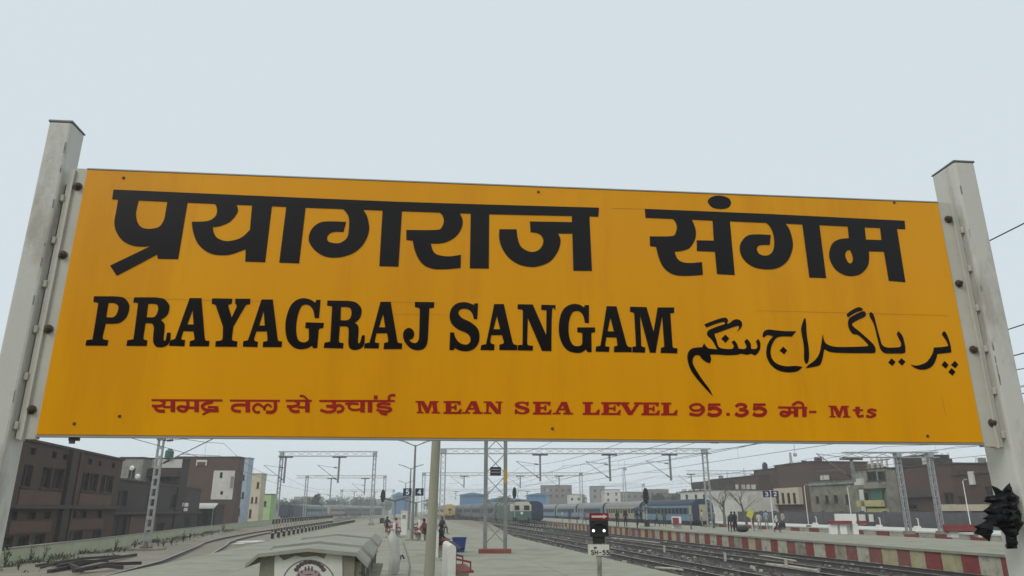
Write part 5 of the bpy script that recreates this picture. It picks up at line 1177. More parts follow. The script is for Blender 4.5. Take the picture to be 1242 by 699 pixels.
# --- platform canopies far down our platform
for i, (Y, px, wp, lab) in enumerate(((150, 478, 24, 'nearer dark butterfly canopy on our platform'), (190, 505, 22, 'farther dark butterfly canopy on our platform'))):
    c = Vector((atY(px, 612, Y).x, Y, 0)); root = thing('platform_canopy', lab, 'canopy', c, 'butterfly canopies on our platform'); hw_ = wp*Y/954/2*1.05
    for s in (-1, 1):
        mb = MB(); mb.hexa([c+Vector((0, 0, 3.5)), c+Vector((s*hw_*1.5, 0, 4.3)), c+Vector((s*hw_*1.5-3, 20, 4.3)), c+Vector((-3, 20, 3.5)), c+Vector((0, 0, 3.62)), c+Vector((s*hw_*1.5, 0, 4.42)), c+Vector((s*hw_*1.5-3, 20, 4.42)), c+Vector((-3, 20, 3.62))]); mb.build('roof_wing', mat('canopy_dark', (.06, .09, .14), .7), root)
    for k in range(4): mb = MB(); q = c+Vector((-.75*k, 5*k+1, 0)); mb.beam(q, q+Vector((0, 0, 3.5)), .25, .25); mb.build('column', M_steeld, root)

# ================================================================== TRAINS
def coach(label, x0, y0, L, body, trim, zr=-.74, width=3.1, H=3.95, endcol=None, wins=True, cat='coach', group=None, roofc=None, center=None, band=None):
    f = center or (lambda y: tp(x0, y)); o = f(y0); d = (f(y0+L)-o).normalized(); n = Vector((d.y, -d.x, 0))
    root = thing('railway_coach', label, cat, (o.x, o.y, zr), group)
    def C(a, s, z): return o+n*a+d*s+Vector((0, 0, zr+z))
    hw = width/2
    prof = [(-hw, 1.0), (hw, 1.0), (hw, 3.05), (hw*.93, 3.4), (hw*.7, H-.18), (hw*.3, H), (-hw*.3, H), (-hw*.7, H-.18), (-hw*.93, 3.4), (-hw, 3.05)]
    mb = MB(); A = [C(a, .15, z) for a, z in prof]; B_ = [C(a, L-.15, z) for a, z in prof]; nP = len(prof)
    for j in range(nP):
        mb.face([A[j], A[(j+1) % nP], B_[(j+1) % nP], B_[j]], 1 if j in (2, 3, 4, 5, 6, 7, 8) else 0)
    mb.face(A, 2); mb.face(B_, 2); mb.build('body', [body, roofc or M_steeld, endcol or body], root)
    mb = MB(); mb.hexa([C(-hw*.85, 1.2, .55), C(hw*.85, 1.2, .55), C(hw*.85, L-1.2, .55), C(-hw*.85, L-1.2, .55), C(-hw*.85, 1.2, 1.0), C(hw*.85, 1.2, 1.0), C(hw*.85, L-1.2, 1.0), C(-hw*.85, L-1.2, 1.0)]); mb.build('underframe', M_dark, root)
    for sb in (3.2, L-3.2):
        mb = MB(); mb.hexa([C(-hw*.8, sb-1.8, .35), C(hw*.8, sb-1.8, .35), C(hw*.8, sb+1.8, .35), C(-hw*.8, sb+1.8, .35), C(-hw*.8, sb-1.6, .62), C(hw*.8, sb-1.6, .62), C(hw*.8, sb+1.6, .62), C(-hw*.8, sb+1.6, .62)]); bog = mb.build('bogie', M_dark, root)
        for e in (-1.25, 1.25):
            for s in (-1, 1):
                mb = MB(); mb.tube([C(s*.76, sb+e, .46), C(s*.9, sb+e, .46)], .46, 14); mb.build('wheel', M_rail, bog)
    if wins:
        for s in (-1, 1):
            k = 2.2
            while k < L-2.2:
                mb = MB(); mb.hexa([C(s*(hw-.02), k, 1.95), C(s*(hw+.015), k, 1.95), C(s*(hw+.015), k+1.1, 1.95), C(s*(hw-.02), k+1.1, 1.95), C(s*(hw-.02), k, 2.7), C(s*(hw+.015), k, 2.7), C(s*(hw+.015), k+1.1, 2.7), C(s*(hw-.02), k+1.1, 2.7)]); mb.build('window', M_glass, root); k += 1.55
            for k in (.5, L-1.4):
                mb = MB(); mb.hexa([C(s*(hw-.02), k, 1.0), C(s*(hw+.02), k, 1.0), C(s*(hw+.02), k+.85, 1.0), C(s*(hw-.02), k+.85, 1.0), C(s*(hw-.02), k, 3.0), C(s*(hw+.02), k, 3.0), C(s*(hw+.02), k+.85, 3.0), C(s*(hw-.02), k+.85, 3.0)]); mb.build('door', trim, root)
            if band is not None:
                mb = MB(); mb.hexa([C(s*(hw-.02), .16, 1.88), C(s*(hw+.008), .16, 1.88), C(s*(hw+.008), L-.16, 1.88), C(s*(hw-.02), L-.16, 1.88), C(s*(hw-.02), .16, 2.78), C(s*(hw+.008), .16, 2.78), C(s*(hw+.008), L-.16, 2.78), C(s*(hw-.02), L-.16, 2.78)]); mb.build('window_band', band, root)
    # end wall: vestibule, buffers, lamp
    mb = MB(); mb.hexa([C(-.55, -.12, 1.05), C(.55, -.12, 1.05), C(.55, .16, 1.05), C(-.55, .16, 1.05), C(-.55, -.12, 3.2), C(.55, -.12, 3.2), C(.55, .16, 3.2), C(-.55, .16, 3.2)]); mb.build('gangway', trim, root)
    for s in (-1, 1): mb = MB(); mb.tube([C(s*.98, .2, 1.08), C(s*.98, -.45, 1.08)], .11, 10); mb.tube([C(s*.98, -.45, 1.08), C(s*.98, -.5, 1.08)], .24, 12); mb.build('buffer', M_dark, root)
    return root, C
M_cyel = mat('coach_yellow', (.56, .40, .14), .6, .2, 1, stain=((.30, .2, .09), .8, .57, .5)); M_cgrey = mat('coach_grey', (.12, .13, .14), .6, .25, 1); M_cblue = mat('coach_blue', (.16, .28, .36), .6, .2, .8)
M_cnavy = mat('coach_navy', (.025, .035, .075), .6, .25, 1); M_ccream = mat('coach_cream', (.42, .37, .25), .7, .2, .8); M_croof = mat('coach_roof', (.28, .28, .28), .8, .25, .6)
r_, C_ = coach('yellow coach end standing at the far right edge of our platform', 14.6, 214, 22, M_cyel, M_cyel, cat='coach', wins=True, roofc=M_croof, H=4.05)
for a_, z_, w_, h_ in ((0, 2.55, .8, .7), (.0, 1.7, .35, .35)):
    mb = MB(); mb.hexa([C_(a_-w_/2, -.15, z_-h_/2), C_(a_+w_/2, -.15, z_-h_/2), C_(a_+w_/2, -.10, z_-h_/2), C_(a_-w_/2, -.10, z_-h_/2), C_(a_-w_/2, -.15, z_+h_/2), C_(a_+w_/2, -.15, z_+h_/2), C_(a_+w_/2, -.10, z_+h_/2), C_(a_-w_/2, -.10, z_+h_/2)]); mb.build('end_window', M_glass, r_)
coach('second coach of the yellow rake, mostly hidden', 14.6, 237, 22, M_cyel, M_cyel, roofc=M_croof)
g_ord = ['first', 'second', 'third', 'fourth', 'fifth', 'sixth', 'seventh', 'eighth']
for i in range(6): coach(f'dull grey coach, {g_ord[i]} behind the locomotive', 19.2, 138+i*22.8, 22, M_cgrey, M_cgrey, roofc=M_cgrey, group='grey rake behind the locomotive')
cols = [(M_cblue, M_cblue, None), (M_ccream, M_cblue, None), (M_cblue, M_cblue, None), (M_cblue, M_ccream, None), (M_cblue, M_cblue, None), (M_cblue, M_cblue, None)]
labs = ['nearest blue coach of the long train, with a dark navy end', 'cream and brown coach, second of the long train', 'third coach of the long train, blue, behind the shunting signal', 'fourth blue coach of the long train', 'fifth blue coach of the long train', 'farthest blue coach of the long train, nearest the locomotive']
for i in range(6):
    c1, c2, _ = cols[i]; coach(labs[i], 42.2, 104+i*22.8, 22, c1, M_ccream if i == 0 else c2, endcol=M_cnavy, roofc=M_croof if i else M_cnavy, group='long blue and cream train', band=mat('window_band_dark', (.06, .10, .13), .5) if i != 1 else None)
LF = lambda y: Vector((-20.6-.135*y-7, y, 0))
coach('dark navy van at the left end of the yard, behind the portal mast', 0, 165, 20, M_cnavy, M_cnavy, zr=-.6, H=3.5, wins=False, center=lambda y: Vector((atY(347, 620, 165).x-.12*(y-165), y, 0)), roofc=M_cnavy)
coach('dull blue coach behind the dark navy van', 0, 188, 22, M_cblue, M_cgrey, zr=-.6, H=3.7, center=lambda y: Vector((atY(362, 620, 188).x-.05*(y-188), y, 0)))
coach('second dull blue coach beyond the dark navy van', 0, 213, 22, M_cblue, M_cgrey, zr=-.6, H=3.7, center=lambda y: Vector((atY(372, 620, 213).x-.05*(y-213), y, 0)))
M_cpal = mat('coach_pale', (.36, .33, .27), .7, .2, 1)
for i in range(4): coach('pale coach end in the haze on the left tracks' if i == 0 else f'hazy coach, {g_ord[i]} in the left rake', 0, 245+i*23, 22, M_cpal if i == 0 else M_cgrey, M_cgrey, zr=-.6, center=lambda y: Vector((atY(394, 620, 245).x+.02*(y-245), y, 0)), group='hazy left rake')
# --- locomotive
M_lg = mat('loco_green', (.07, .13, .10), .55, .25, 2); M_lc = mat('loco_cream', (.52, .50, .40), .6, .15, 2)
o = tp(19.2, 117); lo = thing('locomotive', 'green and cream electric locomotive facing the viewer', 'locomotive', (o.x, o.y, -.74)); d = Vector((K, 1, 0)).normalized(); n = nx
def C(a, s, z): return o+n*a+d*s+Vector((0, 0, -.74+z))
mb = MB(); prof = [(-1.52, 1.0), (1.52, 1.0), (1.52, 3.2), (1.1, 3.75), (-1.1, 3.75), (-1.52, 3.2)]
A = [C(a, 0 if z < 2.3 else .25, z) for a, z in prof]; B_ = [C(a, 19, z) for a, z in prof]; mb.prism(None, A, B_); mb.build('body', [M_lg], lo)
mb = MB(); mb.prism(None, [C(a, .22 if z > 3.3 else .12, z) for a, z in ((-1.54, 2.3), (1.54, 2.3), (1.54, 3.2), (1.1, 3.7), (-1.1, 3.7), (-1.54, 3.2))], [C(a, 2.2, z) for a, z in ((-1.54, 2.3), (1.54, 2.3), (1.54, 3.2), (1.1, 3.7), (-1.1, 3.7), (-1.54, 3.2))]); mb.build('cab_band', M_lc, lo)
for a_ in (-.78, .78): mb = MB(); mb.hexa([C(a_-.42, .02, 2.5), C(a_+.42, .02, 2.5), C(a_+.42, .2, 2.5), C(a_-.42, .2, 2.5), C(a_-.42, .1, 3.15), C(a_+.42, .1, 3.15), C(a_+.42, .25, 3.15), C(a_-.42, .25, 3.15)]); mb.build('windscreen', M_glass, lo)
mb = MB(); mb.hexa([C(-1.5, -.1, .5), C(1.5, -.1, .5), C(1.5, 18, .5), C(-1.5, 18, .5), C(-1.5, -.1, 1.0), C(1.5, -.1, 1.0), C(1.5, 18, 1.0), C(-1.5, 18, 1.0)]); mb.build('underframe', M_dark, lo)
for s in (-1, 1): mb = MB(); mb.tube([C(s*.98, .1, 1.08), C(s*.98, -.5, 1.08)], .12, 10); mb.tube([C(s*.98, -.5, 1.08), C(s*.98, -.56, 1.08)], .25, 12); mb.build('buffer', M_dark, lo)
for e in (2, 3.9, 5.8, 13, 15, 17):
    for s in (-1, 1): mb = MB(); mb.tube([C(s*.76, e, .54), C(s*.9, e, .54)], .54, 14); mb.build('wheel', M_rail, lo)
mb = MB(); mb.beam(C(0, 3, 3.8), C(0, 4.4, 4.7), .08, .08); mb.beam(C(0, 4.4, 4.7), C(0, 3.2, 5.5), .06, .06); mb.beam(C(-.9, 3.2, 5.52), C(.9, 3.2, 5.52), .1, .06); mb.build('pantograph', M_dark, lo)
mb = MB(); mb.hexa([C(-.5, 4.5, 3.74), C(.5, 4.5, 3.74), C(.5, 16, 3.74), C(-.5, 16, 3.74), C(-.5, 4.5, 4.0), C(.5, 4.5, 4.0), C(.5, 16, 4.0), C(-.5, 16, 4.0)]); mb.build('roof_box', M_dark, lo)
mb = MB(); mb.tube([C(0, .1, 2.0), C(0, -.05, 2.0)], .2, 12); mb.build('headlamp', M_wpaint, lo)
coach('dark navy coach end just right of the locomotive', 22.4, 124, 21, M_cnavy, M_cnavy, roofc=M_cnavy, H=3.9)

# ================================================================== RIGHT PLATFORM FURNITURE
p = Vector((atY(1022, 640, 56.5).x, 56.5, 0))
bs = thing('platform_bench', 'white block bench with red seat ledges on the opposite platform', 'bench', p)
mb = MB(); mb.box(p+Vector((.35, .1, .72)), (1.5, .35, 1.44)); mb.build('back_slab', M_wpaint, bs)
for sx, w_ in ((-.35, 1.6), (1.35, .6)): mb = MB(); mb.box(p+Vector((sx, -.38, .84)), (w_, .62, .22)); mb.build('seat', M_red, bs)
for sx in (-.85, -.15, .75): mb = MB(); mb.box(p+Vector((sx, -.3, .365)), (.5 if sx < .5 else .4, .36, .73)); mb.build('support', M_wpaint, bs)
p = Vector((atY(1170, 640, 50).x, 50, 0)); bs = thing('platform_bench', 'long red bench near the right post on the opposite platform', 'bench', p)
mb = MB(); mb.box(p+Vector((0, .1, .55)), (2.6, .25, .5)); mb.build('back_slab', M_red, bs); mb = MB(); mb.box(p+Vector((0, -.25, .42)), (2.6, .45, .08)); mb.build('seat', M_red, bs)
for sx in (-.9, .9): mb = MB(); mb.box(p+Vector((sx, -.05, .19)), (.5, .5, .38)); mb.build('support', M_white, bs)
for px, Y, lab in ((980, 80, 'thin white lamp post left of the block bench'), (1033, 84, 'thin white lamp post behind the block bench'), (1176, 66, 'thin white lamp post near the right post')):
    b = Vector((atY(px, 630, Y).x, Y, 0)); rt = thing('lamp_post', lab, 'lamp post', b, 'thin lamp posts on the far platforms'); mb = MB(); mb.tube([b, b+Vector((0, 0, 4.2))], [.042, .03], 8); mb.build('pole', M_wpaint, rt)
    mb = MB(); mb.tube([b+Vector((0, 0, 4.15)), b+Vector((.12, -.1, 4.3))], .03, 6); mb.box(b+Vector((.2, -.1, 4.32)), (.25, .12, .06)); mb.build('lamp_head', M_steelp, rt); mb = MB(); mb.box(b+Vector((0, 0, .1)), (.4, .4, .2)); mb.build('footing', M_conc2, rt)
b = Vector((atY(937.5, 630, 77.5).x, 77.5, 0)); sg = thing('platform_number_post', 'white post with navy platform 3 and 2 plates on the opposite platform', 'sign', b)
mb = MB(); mb.tube([b, b+Vector((0, 0, 3.7))], .06, 8); mb.build('post', M_wpaint, sg); zz = zat(937, 599.5, 77.5); num_plate(sg, b, -.44, zz, '3', .74); num_plate(sg, b, .44, zz, '2', .74)
for px, Y, lab in ((989, 86, 'white tap stand on the far platform, left of the block bench'), (1066, 74, 'white tap stand on the far platform under the balcony house'), (1112, 68, 'white tap stand on the far platform between the masts')):
    b = Vector((atY(px, 636, Y).x, Y, 0)); rt = thing('tap_stand', lab, 'tap stand', b, 'white tap stands'); mb = MB(); mb.box(b+Vector((0, 0, .17)), (.6, .4, .34), 0, 0, .8); mb.build('base', M_white, rt); mb = MB(); mb.tube([b+Vector((.15, 0, .3)), b+Vector((.16, 0, .95)), b+Vector((.02, 0, 1.0))], .05, 8); mb.build('spout', M_white, rt)
p = Vector((atY(821, 636, 74).x, 74, 0)); bs = thing('platform_bench', 'small red and white bench before the blue coach', 'bench', p)
mb = MB(); mb.box(p+Vector((0, .1, .55)), (.9, .2, 1.1)); mb.build('back_slab', M_wpaint, bs); mb = MB(); mb.box(p+Vector((-.1, -.02, .75)), (.6, .06, .5)); mb.build('back_stripe', M_red, bs); mb = MB(); mb.box(p+Vector((0, -.3, .42)), (1.0, .5, .1)); mb.build('seat', M_red, bs)

# ================================================================== PEOPLE
SKIN = mat('skin', (.22, .12, .08), .6, .1, 8); HAIR = mat('hair', (.015, .012, .01), .6)
CL = {}
def cloth(c):
    if c not in CL: CL[c] = mat('cloth_%d' % len(CL), c, .9, .25, 6, bump=.2, bscale=30)
    return CL[c]
def person(label, loc, face, top, bottom, pose='stand', h=1.66, extra=None):
    k = h/1.70; V = {}
    V['pel'] = (0, 0, .94); V['spi'] = (0, .01, 1.12); V['che'] = (0, 0, 1.32); V['nek'] = (0, 0, 1.47); V['hea'] = (0, -.02, 1.57); V['top'] = (0, -.01, 1.66)
    for s, t in ((-1, 'l'), (1, 'r')):
        V['sh'+t] = (s*.17, 0, 1.40); V['el'+t] = (s*.235, .03, 1.13); V['wr'+t] = (s*.25, -.05, .90); V['ha'+t] = (s*.245, -.08, .81)
        V['hi'+t] = (s*.095, 0, .90); V['kn'+t] = (s*.105, -.01, .50); V['an'+t] = (s*.11, .02, .09); V['to'+t] = (s*.12, -.13, .035)
    if pose == 'walk':
        V['knl'] = (-.1, -.15, .53); V['anl'] = (-.1, -.20, .10); V['tol'] = (-.1, -.36, .05); V['knr'] = (.1, .05, .50); V['anr'] = (.1, .30, .12); V['tor'] = (.1, .17, .04)
        V['ell'] = (-.23, .14, 1.15); V['wrl'] = (-.24, .10, .92); V['hal'] = (-.24, .08, .84); V['elr'] = (.23, -.08, 1.14); V['wrr'] = (.24, -.24, .96); V['har'] = (.24, -.30, .90)
    if pose in ('sit', 'stretch'):
        dz = -.44
        for n_ in V: V[n_] = (V[n_][0], V[n_][1], V[n_][2]+dz)
        for s, t in ((-1, 'l'), (1, 'r')):
            V['kn'+t] = (s*.13, -.44, .50); V['an'+t] = (s*.13, -.46, .09); V['to'+t] = (s*.14, -.62, .04); V['wr'+t] = (s*.18, -.26, .60); V['ha'+t] = (s*.14, -.36, .585); V['el'+t] = (s*.25, -.02, .70)
        if pose == 'stretch':
            for s, t in ((-1, 'l'), (1, 'r')): V['an'+t] = (s*.13, -.86, .22); V['to'+t] = (s*.15, -.98, .30)
    if pose == 'bend':
        for n_, a_ in (('spi', (0, -.10, 1.08)), ('che', (0, -.30, 1.20)), ('nek', (0, -.42, 1.25)), ('hea', (0, -.52, 1.27)), ('top', (0, -.60, 1.29))): V[n_] = a_
        for s, t in ((-1, 'l'), (1, 'r')): V['sh'+t] = (s*.17, -.34, 1.22); V['el'+t] = (s*.2, -.38, .94); V['wr'+t] = (s*.17, -.46, .70); V['ha'+t] = (s*.16, -.48, .61)
    rad = {'pel': .135, 'spi': .125, 'che': .145, 'nek': .055, 'hea': .088, 'top': .07, 'sh': .065, 'el': .047, 'wr': .033, 'ha': .036, 'hi': .095, 'kn': .06, 'an': .042, 'to': .038}
    keys = list(V); ix = {n_: i for i, n_ in enumerate(keys)}
    ed = [('pel', 'spi', 1), ('spi', 'che', 1), ('che', 'nek', 1), ('nek', 'hea', 2), ('hea', 'top', 3)]
    for t in 'lr': ed += [('che', 'sh'+t, 1), ('sh'+t, 'el'+t, 1), ('el'+t, 'wr'+t, 2), ('wr'+t, 'ha'+t, 2), ('pel', 'hi'+t, 0), ('hi'+t, 'kn'+t, 0), ('kn'+t, 'an'+t, 0), ('an'+t, 'to'+t, 4)]
    me = bpy.data.meshes.new('skeleton'); me.from_pydata([tuple(c*k for c in V[n_]) for n_ in keys], [(ix[a], ix[b]) for a, b, _ in ed], [])
    ob = bpy.data.objects.new('skeleton', me); col.objects.link(ob); md = ob.modifiers.new('skin', 'SKIN')
    for i, n_ in enumerate(keys):
        r_ = rad[n_[:2]] if n_[:2] in rad and n_ not in rad else rad[n_]; sv = me.skin_vertices[0].data[i]; sv.radius = (r_*k, r_*k*(.8 if n_ in ('pel', 'spi', 'che') else 1)); sv.use_root = (n_ == 'pel')
    ss = ob.modifiers.new('sub', 'SUBSURF'); ss.levels = 1; ss.render_levels = 1
    dg = bpy.context.evaluated_depsgraph_get(); m2 = bpy.data.meshes.new_from_object(ob.evaluated_get(dg)); bpy.data.objects.remove(ob)
    m2.name = 'person'; m2.materials.clear()
    for x in (cloth(bottom), cloth(top), SKIN, SKIN, M_dark): m2.materials.append(x)
    for pl_ in m2.polygons:
        c = pl_.center; best = 1e9; bi = 0
        for a, b, mi in ed:
            A_, B2 = Vector(V[a])*k, Vector(V[b])*k; t = max(0, min(1, (c-A_).dot(B2-A_)/(B2-A_).length_squared)); dd = (c-A_-(B2-A_)*t).length - (.05 if mi == 1 else 0)
            if dd < best: best = dd; bi = mi
        pl_.material_index = bi; pl_.use_smooth = True
    o = bpy.data.objects.new('person', m2); col.objects.link(o); o.location = loc; o.rotation_euler.z = face; tag(o, label, 'person')
    hm = MB(); hc = Vector(V['hea'])*k; hm.sphere(hc+Vector((0, .025, .045))*k, .098*k, 12, 8, sc=(.95, 1.02, 1.0)); hm.v = [p for p in hm.v]
    hme = hm.mesh('hair', HAIR); ho = bpy.data.objects.new('hair', hme); col.objects.link(ho); ho.parent = o
    nm = MB(); f = Vector(V['hea'])*k; nm.beam(f+Vector((0, -.085, .02))*k, f+Vector((0, -.115, -.02))*k, .025*k, .02*k); no = bpy.data.objects.new('nose', nm.mesh('nose', SKIN)); col.objects.link(no); no.parent = o
    return o
def at(px, Y): return Vector((atY(px, 636, Y).x, Y, 0))
person('person in dark brown clothes standing nearest the shunting signal on the opposite platform', at(749, 78), .4, (.06, .045, .045), (.05, .045, .05))
person('person in black, second from the shunting signal on the opposite platform', at(759, 76), -.3, (.03, .025, .03), (.03, .03, .035))
person('person under a dark blue umbrella on the opposite platform', at(773, 72), .2, (.10, .14, .2), (.06, .06, .07), 'walk')
q = at(774, 72)+Vector((0, -.1, 1.25)); um = thing('umbrella', 'dark blue umbrella held over the person before the train', 'umbrella', q)
mb = MB(); n_ = 10
rim = [q+Vector((.72*math.cos(2*math.pi*i/n_), .72*math.sin(2*math.pi*i/n_), .34)) for i in range(n_)]; mid = [q+Vector((.42*math.cos(2*math.pi*i/n_), .42*math.sin(2*math.pi*i/n_), .62)) for i in range(n_)]; tp_ = q+Vector((0, 0, .75))
for i in range(n_): mb.face([rim[i], rim[(i+1) % n_], mid[(i+1) % n_], mid[i]]); mb.face([mid[i], mid[(i+1) % n_], tp_])
mb.build('canopy', mat('umbrella_blue', (.03, .045, .08), .7), um); mb = MB(); mb.tube([q+Vector((0, 0, -.3)), q+Vector((0, 0, .85))], .012, 6); mb.build('shaft', M_steeld, um)
person('stooping person in dark clothes, left one of the pair with the black bag', at(885, 62), 2.6, (.025, .025, .03), (.03, .03, .03), 'bend')
person('person in black standing right of the stooping one by the black bag', at(892, 62.5), .5, (.02, .02, .024), (.02, .02, .022), h=1.6)
person('person in dark grey between the black pair and the yellow board', at(888, 63.5), 3.0, (.05, .05, .055), (.03, .03, .03), h=1.6)
q = at(900, 61.5); mb = MB(); mb.sphere(q+Vector((0, 0, .24)), .42, 12, 8, sc=(1.25, .7, .62)); tag(mb.build('bag', M_dark, smooth=True, loc=q), 'large black bag on the ground beside the dark clothed pair', 'bag')
person('person in white shirt and dark trousers walking with a black bag', at(942, 60.5), 1.2, (.62, .62, .58), (.045, .045, .05), 'walk', h=1.45)
q = at(948.5, 60.3)+Vector((0, 0, .35)); mb = MB(); mb.box(q+Vector((0, 0, .2)), (.5, .22, .36), 0, 0, .85); mb.tube([q+Vector((-.12, 0, .38)), q+Vector((0, 0, .56)), q+Vector((.12, 0, .38))], .02, 6); tag(mb.build('bag', M_dark, loc=q), 'black handbag carried by the person in the white shirt', 'bag')
person('crouching figure in grey green near the train, left of the tree', at(838, 70), 1.0, (.22, .24, .2), (.1, .1, .1), h=1.3)
person('person in pale clothes behind the yellow board', at(921, 66), -.5, (.5, .48, .42), (.3, .28, .24), h=1.5)
person('person in reddish brown behind the yellow board', at(913, 64.5), .6, (.16, .08, .06), (.2, .12, .1), h=1.45)
q = at(911, 63); yb = thing('yellow_board', 'tilted bright yellow board held up on a stick', 'board', q)
z1 = zat(911, 619, 63); mb = MB(); c = q+Vector((0, 0, z1-.28)); ux = Vector((math.cos(R(-25)), 0, math.sin(R(-25)))); uz = Vector((-ux.z, 0, ux.x))
mb.extrude([c-ux*.26-uz*.32, c+ux*.26-uz*.32, c+ux*.26+uz*.32, c-ux*.26+uz*.32], (0, -1, 0), .03); mb.build('panel', mat('lime_yellow', (.55, .55, .08), .6), yb); mb = MB(); mb.beam(q+Vector((.12, .02, 0)), c+Vector((0, .02, 0)), .05, .05); mb.build('stick', M_white, yb)
person('person in red seated on the third bench, dark bag at the side', at(510.2, 44.8)+Vector((.2, 0, 0)), TA+.9, (.26, .04, .05), (.08, .06, .08), 'sit')
q = at(517, 44)+Vector((.1, 0, .48)); mb = MB(); mb.sphere(q+Vector((0, 0, .22)), .3, 10, 7, sc=(1, .7, .85)); tag(mb.build('bag', M_dark, smooth=True, loc=q), 'black bag on the third bench beside the person in red', 'bag')
person('person in black with legs stretched out, half hidden by the tall beige pole', at(531.5, 30.3)+Vector((.12, 0, 0)), TA+1.2, (.025, .025, .028), (.10, .10, .10), 'stretch')
person('person in dark clothes seated farther right of the tall pole', at(536.5, 57), TA+.6, (.05, .04, .05), (.04, .04, .045), 'sit')
person('person in pink seated on the red bench left of the numbered pole', at(480, 49.6), -.8, (.45, .25, .27), (.4, .38, .36), 'sit')
person('person in dark clothes crouched on the bench near the signal', at(469.5, 60), .3, (.05, .05, .06), (.05, .05, .05), 'sit')

r = random.Random(77)
for px, Y, lab, tc, bc_, ps in ((700, 104, 'person in pale grey far along the opposite platform, left of the shunting signal', (.4, .4, .4), (.1, .1, .12), 'stand'), (709, 98, 'person in dull red just left of the shunting signal', (.3, .1, .1), (.1, .09, .09), 'walk'), (682, 118, 'small distant person in white nearest the locomotive', (.6, .6, .58), (.2, .2, .2), 'stand'), (691, 112, 'small distant person in navy beyond the fence', (.05, .06, .12), (.08, .08, .08), 'stand'),
                            (797, 82, 'person in brown walking right of the middle signal', (.2, .13, .08), (.06, .06, .06), 'walk'), (806, 86, 'person in dark green behind the middle signal', (.06, .1, .07), (.05, .05, .05), 'stand'), (852, 80, 'person in white left of the wide portal leg', (.55, .55, .52), (.3, .3, .28), 'stand'), (866, 74, 'person in grey just right of the wide portal leg', (.2, .2, .22), (.08, .08, .1), 'stand'), (930, 72, 'person in pale blue below the 3 plate', (.3, .36, .42), (.2, .2, .2), 'stand'), (950, 70, 'person in beige right of the white shirted walker', (.42, .38, .3), (.1, .1, .1), 'stand')):
    person(lab, at(px, Y), r.uniform(-2, 2), tc, bc_, ps, h=r.uniform(1.5, 1.72))
# ================================================================== TREES
def bare_tree(label, base, H, seed, mt, thick=.28):
    r = random.Random(seed); root = thing('bare_tree', label, 'tree', base); trunk = MB(); crown = MB()
    def grow(p, d, L, rad, lev):
        steps = 4; pts = [p]; q = p.copy()
        for i in range(steps): d = (d+Vector((r.gauss(0, .16), r.gauss(0, .16), r.gauss(.03, .1)))).normalized(); q = q+d*L/steps; pts.append(q.copy())
        (trunk if lev == 0 else crown).tube(pts, [rad*(1-.55*i/steps) for i in range(steps+1)], 6 if lev < 2 else 4)
        if lev < 4:
            for k in range((4, 4, 4, 3)[lev]):
                a = r.uniform(0, 6.28); t = r.uniform(.5, 1) if lev else r.uniform(.55, 1)
                nd = (d*.6+Vector((math.cos(a), math.sin(a), r.uniform(-.05, .6)))*.8).normalized(); grow(pts[max(1, int(t*steps))], nd, L*r.uniform(.5, .8), rad*.45*r.uniform(.7, 1.1), lev+1)
    grow(base, Vector((0, 0, 1)), H*.42, thick, 0)
    trunk.build('trunk', mt, root, smooth=True); crown.build('crown', mt, root)
M_bark = mat('grey_bark', (.20, .17, .14), .95, .35, 4)
bare_tree('bare leafless tree beside the wide portal leg, on the opposite platform', at(879, 84), 6.6, 21, M_bark, .2)
bare_tree('second leafless tree, right of the first, before the pinkish house', at(906, 92), 7.2, 33, M_bark, .17)
M_fol = mat('hazy_foliage', (.055, .085, .04), .8, .5, .6, c2=(.03, .045, .025))
def leafy(label, base, H, Wd, seed, n=900, trunkh=.35, group='trees in the haze'):
    r = random.Random(seed); root = thing('leafy_tree', label, 'tree', base, group)
    mb = MB(); mb.tube([base, base+Vector((.1, 0, H*.3)), base+Vector((0, .1, H*.6))], [H*.035, H*.028, H*.015], 8)
    lobes = []
    for i in range(9):
        a = r.uniform(0, 6.28); rr_ = r.uniform(0, Wd*.36); c = base+Vector((math.cos(a)*rr_, math.sin(a)*rr_, H*r.uniform(trunkh+.12, .86))); lobes.append((c, Wd*r.uniform(.16, .28))); mb.tube([base+Vector((0, 0, H*.35)), base.lerp(c, .6)+Vector((0, 0, H*.15)), c], [H*.016, H*.011, H*.005], 5)
    mb.build('trunk', M_bark, root)
    cr = MB()
    for i in range(n):
        c, R_ = r.choice(lobes); v = Vector((r.gauss(0, 1), r.gauss(0, 1), r.gauss(0, .8))).normalized()*R_*r.uniform(.5, 1.12); p = c+v; s_ = H*r.uniform(.022, .05)
        a = Vector((r.gauss(0, 1), r.gauss(0, 1), r.gauss(0, 1))).normalized(); b = a.cross(Vector((r.gauss(0, 1), r.gauss(0, 1), r.gauss(0, 1)))).normalized()
        cr.face([p-a*s_, p+b*s_*.6, p+a*s_, p-b*s_*.6])
    cr.build('crown', M_fol, root, fix=False)
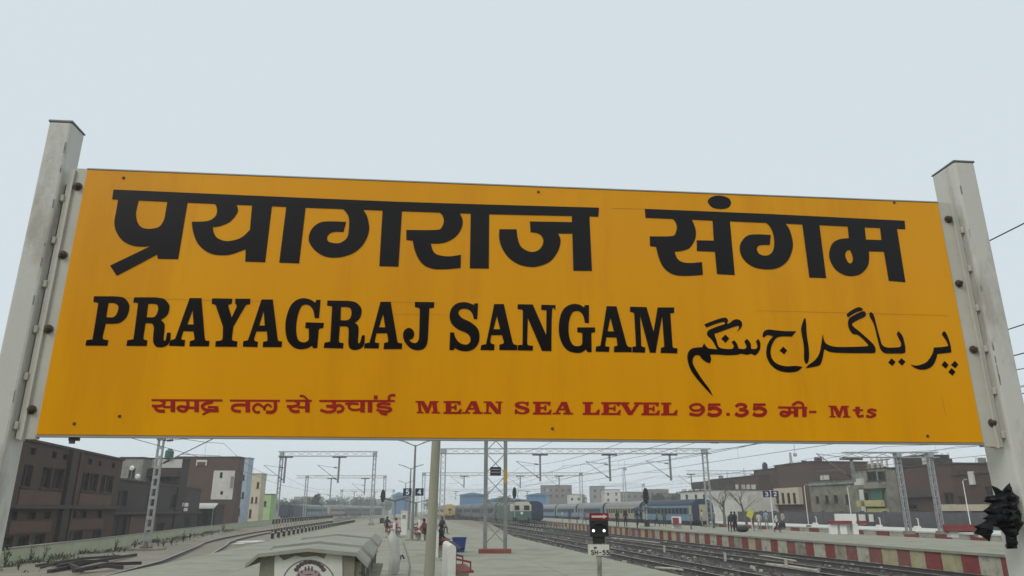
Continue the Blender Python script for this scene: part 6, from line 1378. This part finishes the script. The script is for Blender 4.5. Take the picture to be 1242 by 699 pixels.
for px, Y, H, Wd, lab in ((383, 215, 7.4, 4.6, 'round crowned tree standing clear over the left train'), (374, 300, 7.5, 9, 'broad hazy tree left behind the round crowned tree'), (398, 330, 8, 10, 'hazy tree right of the round crowned tree'), (415, 360, 8, 12, 'hazy tree in the middle of the left horizon'), (432, 380, 9, 12, 'hazy tree behind the far left portal'), (449, 400, 9, 13, 'hazy tree behind the left portal leg'), (338, 240, 6, 7, 'hazy tree beside the light green house'), (355, 270, 6.5, 8, 'hazy tree behind the dark navy van'),
                          (612, 300, 8, 9, 'far tree left behind the locomotive'), (706, 360, 10, 10, 'far tree between the grey block and small grey house'), (800, 240, 9, 7, 'dark far tree right of the middle signal'), (822, 230, 8, 7, 'dark far tree before the white shed'), (524, 360, 8, 12, 'far tree behind the tall beige pole'), (470, 420, 9, 14, 'faint far tree at the end of our platform')):
    b = atY(px, 618, Y); leafy(lab, Vector((b.x, Y, -1.0)), H, Wd, int(px), 1700)

# ================================================================== STATION BUILDING BEHIND THE VIEWER (seen only as reflection in the enamel)
building('station_building', 'station building behind the viewer, mirrored dimly in the board', Vector((-24, -13, 0)), Vector((22, -13, 0)), 10, 0, 7.0, [(2+i*4, 4.2+i*4, 1.0, 3.0) for i in range(11)] + [(2+i*4, 3.8+i*4, 4.2, 5.4) for i in range(11)], M_brickd, cat='building')

# ================================================================== HAZE
mb = MB(); mb.hexa([(-930, -430, -2.1), (930, -430, -2.1), (930, 1330, -2.1), (-930, 1330, -2.1), (-930, -430, 16), (930, -430, 16), (930, 1330, 16), (-930, 1330, 16)])
hz = mb.build('haze', [], fix=True); hz['kind'] = 'stuff'
hm = bpy.data.materials.new('haze'); hm.use_nodes = True; ht = hm.node_tree; ht.nodes.clear()
ho = ht.nodes.new('ShaderNodeOutputMaterial'); pv = ht.nodes.new('ShaderNodeVolumePrincipled'); pv.inputs['Color'].default_value = (.97, .985, .99, 1); pv.inputs['Density'].default_value = .0009; pv.inputs['Anisotropy'].default_value = .2
ht.links.new(pv.outputs[0], ho.inputs['Volume']); hz.data.materials.append(hm)
for o in bpy.data.objects:
    if '_L' in o: del o['_L']
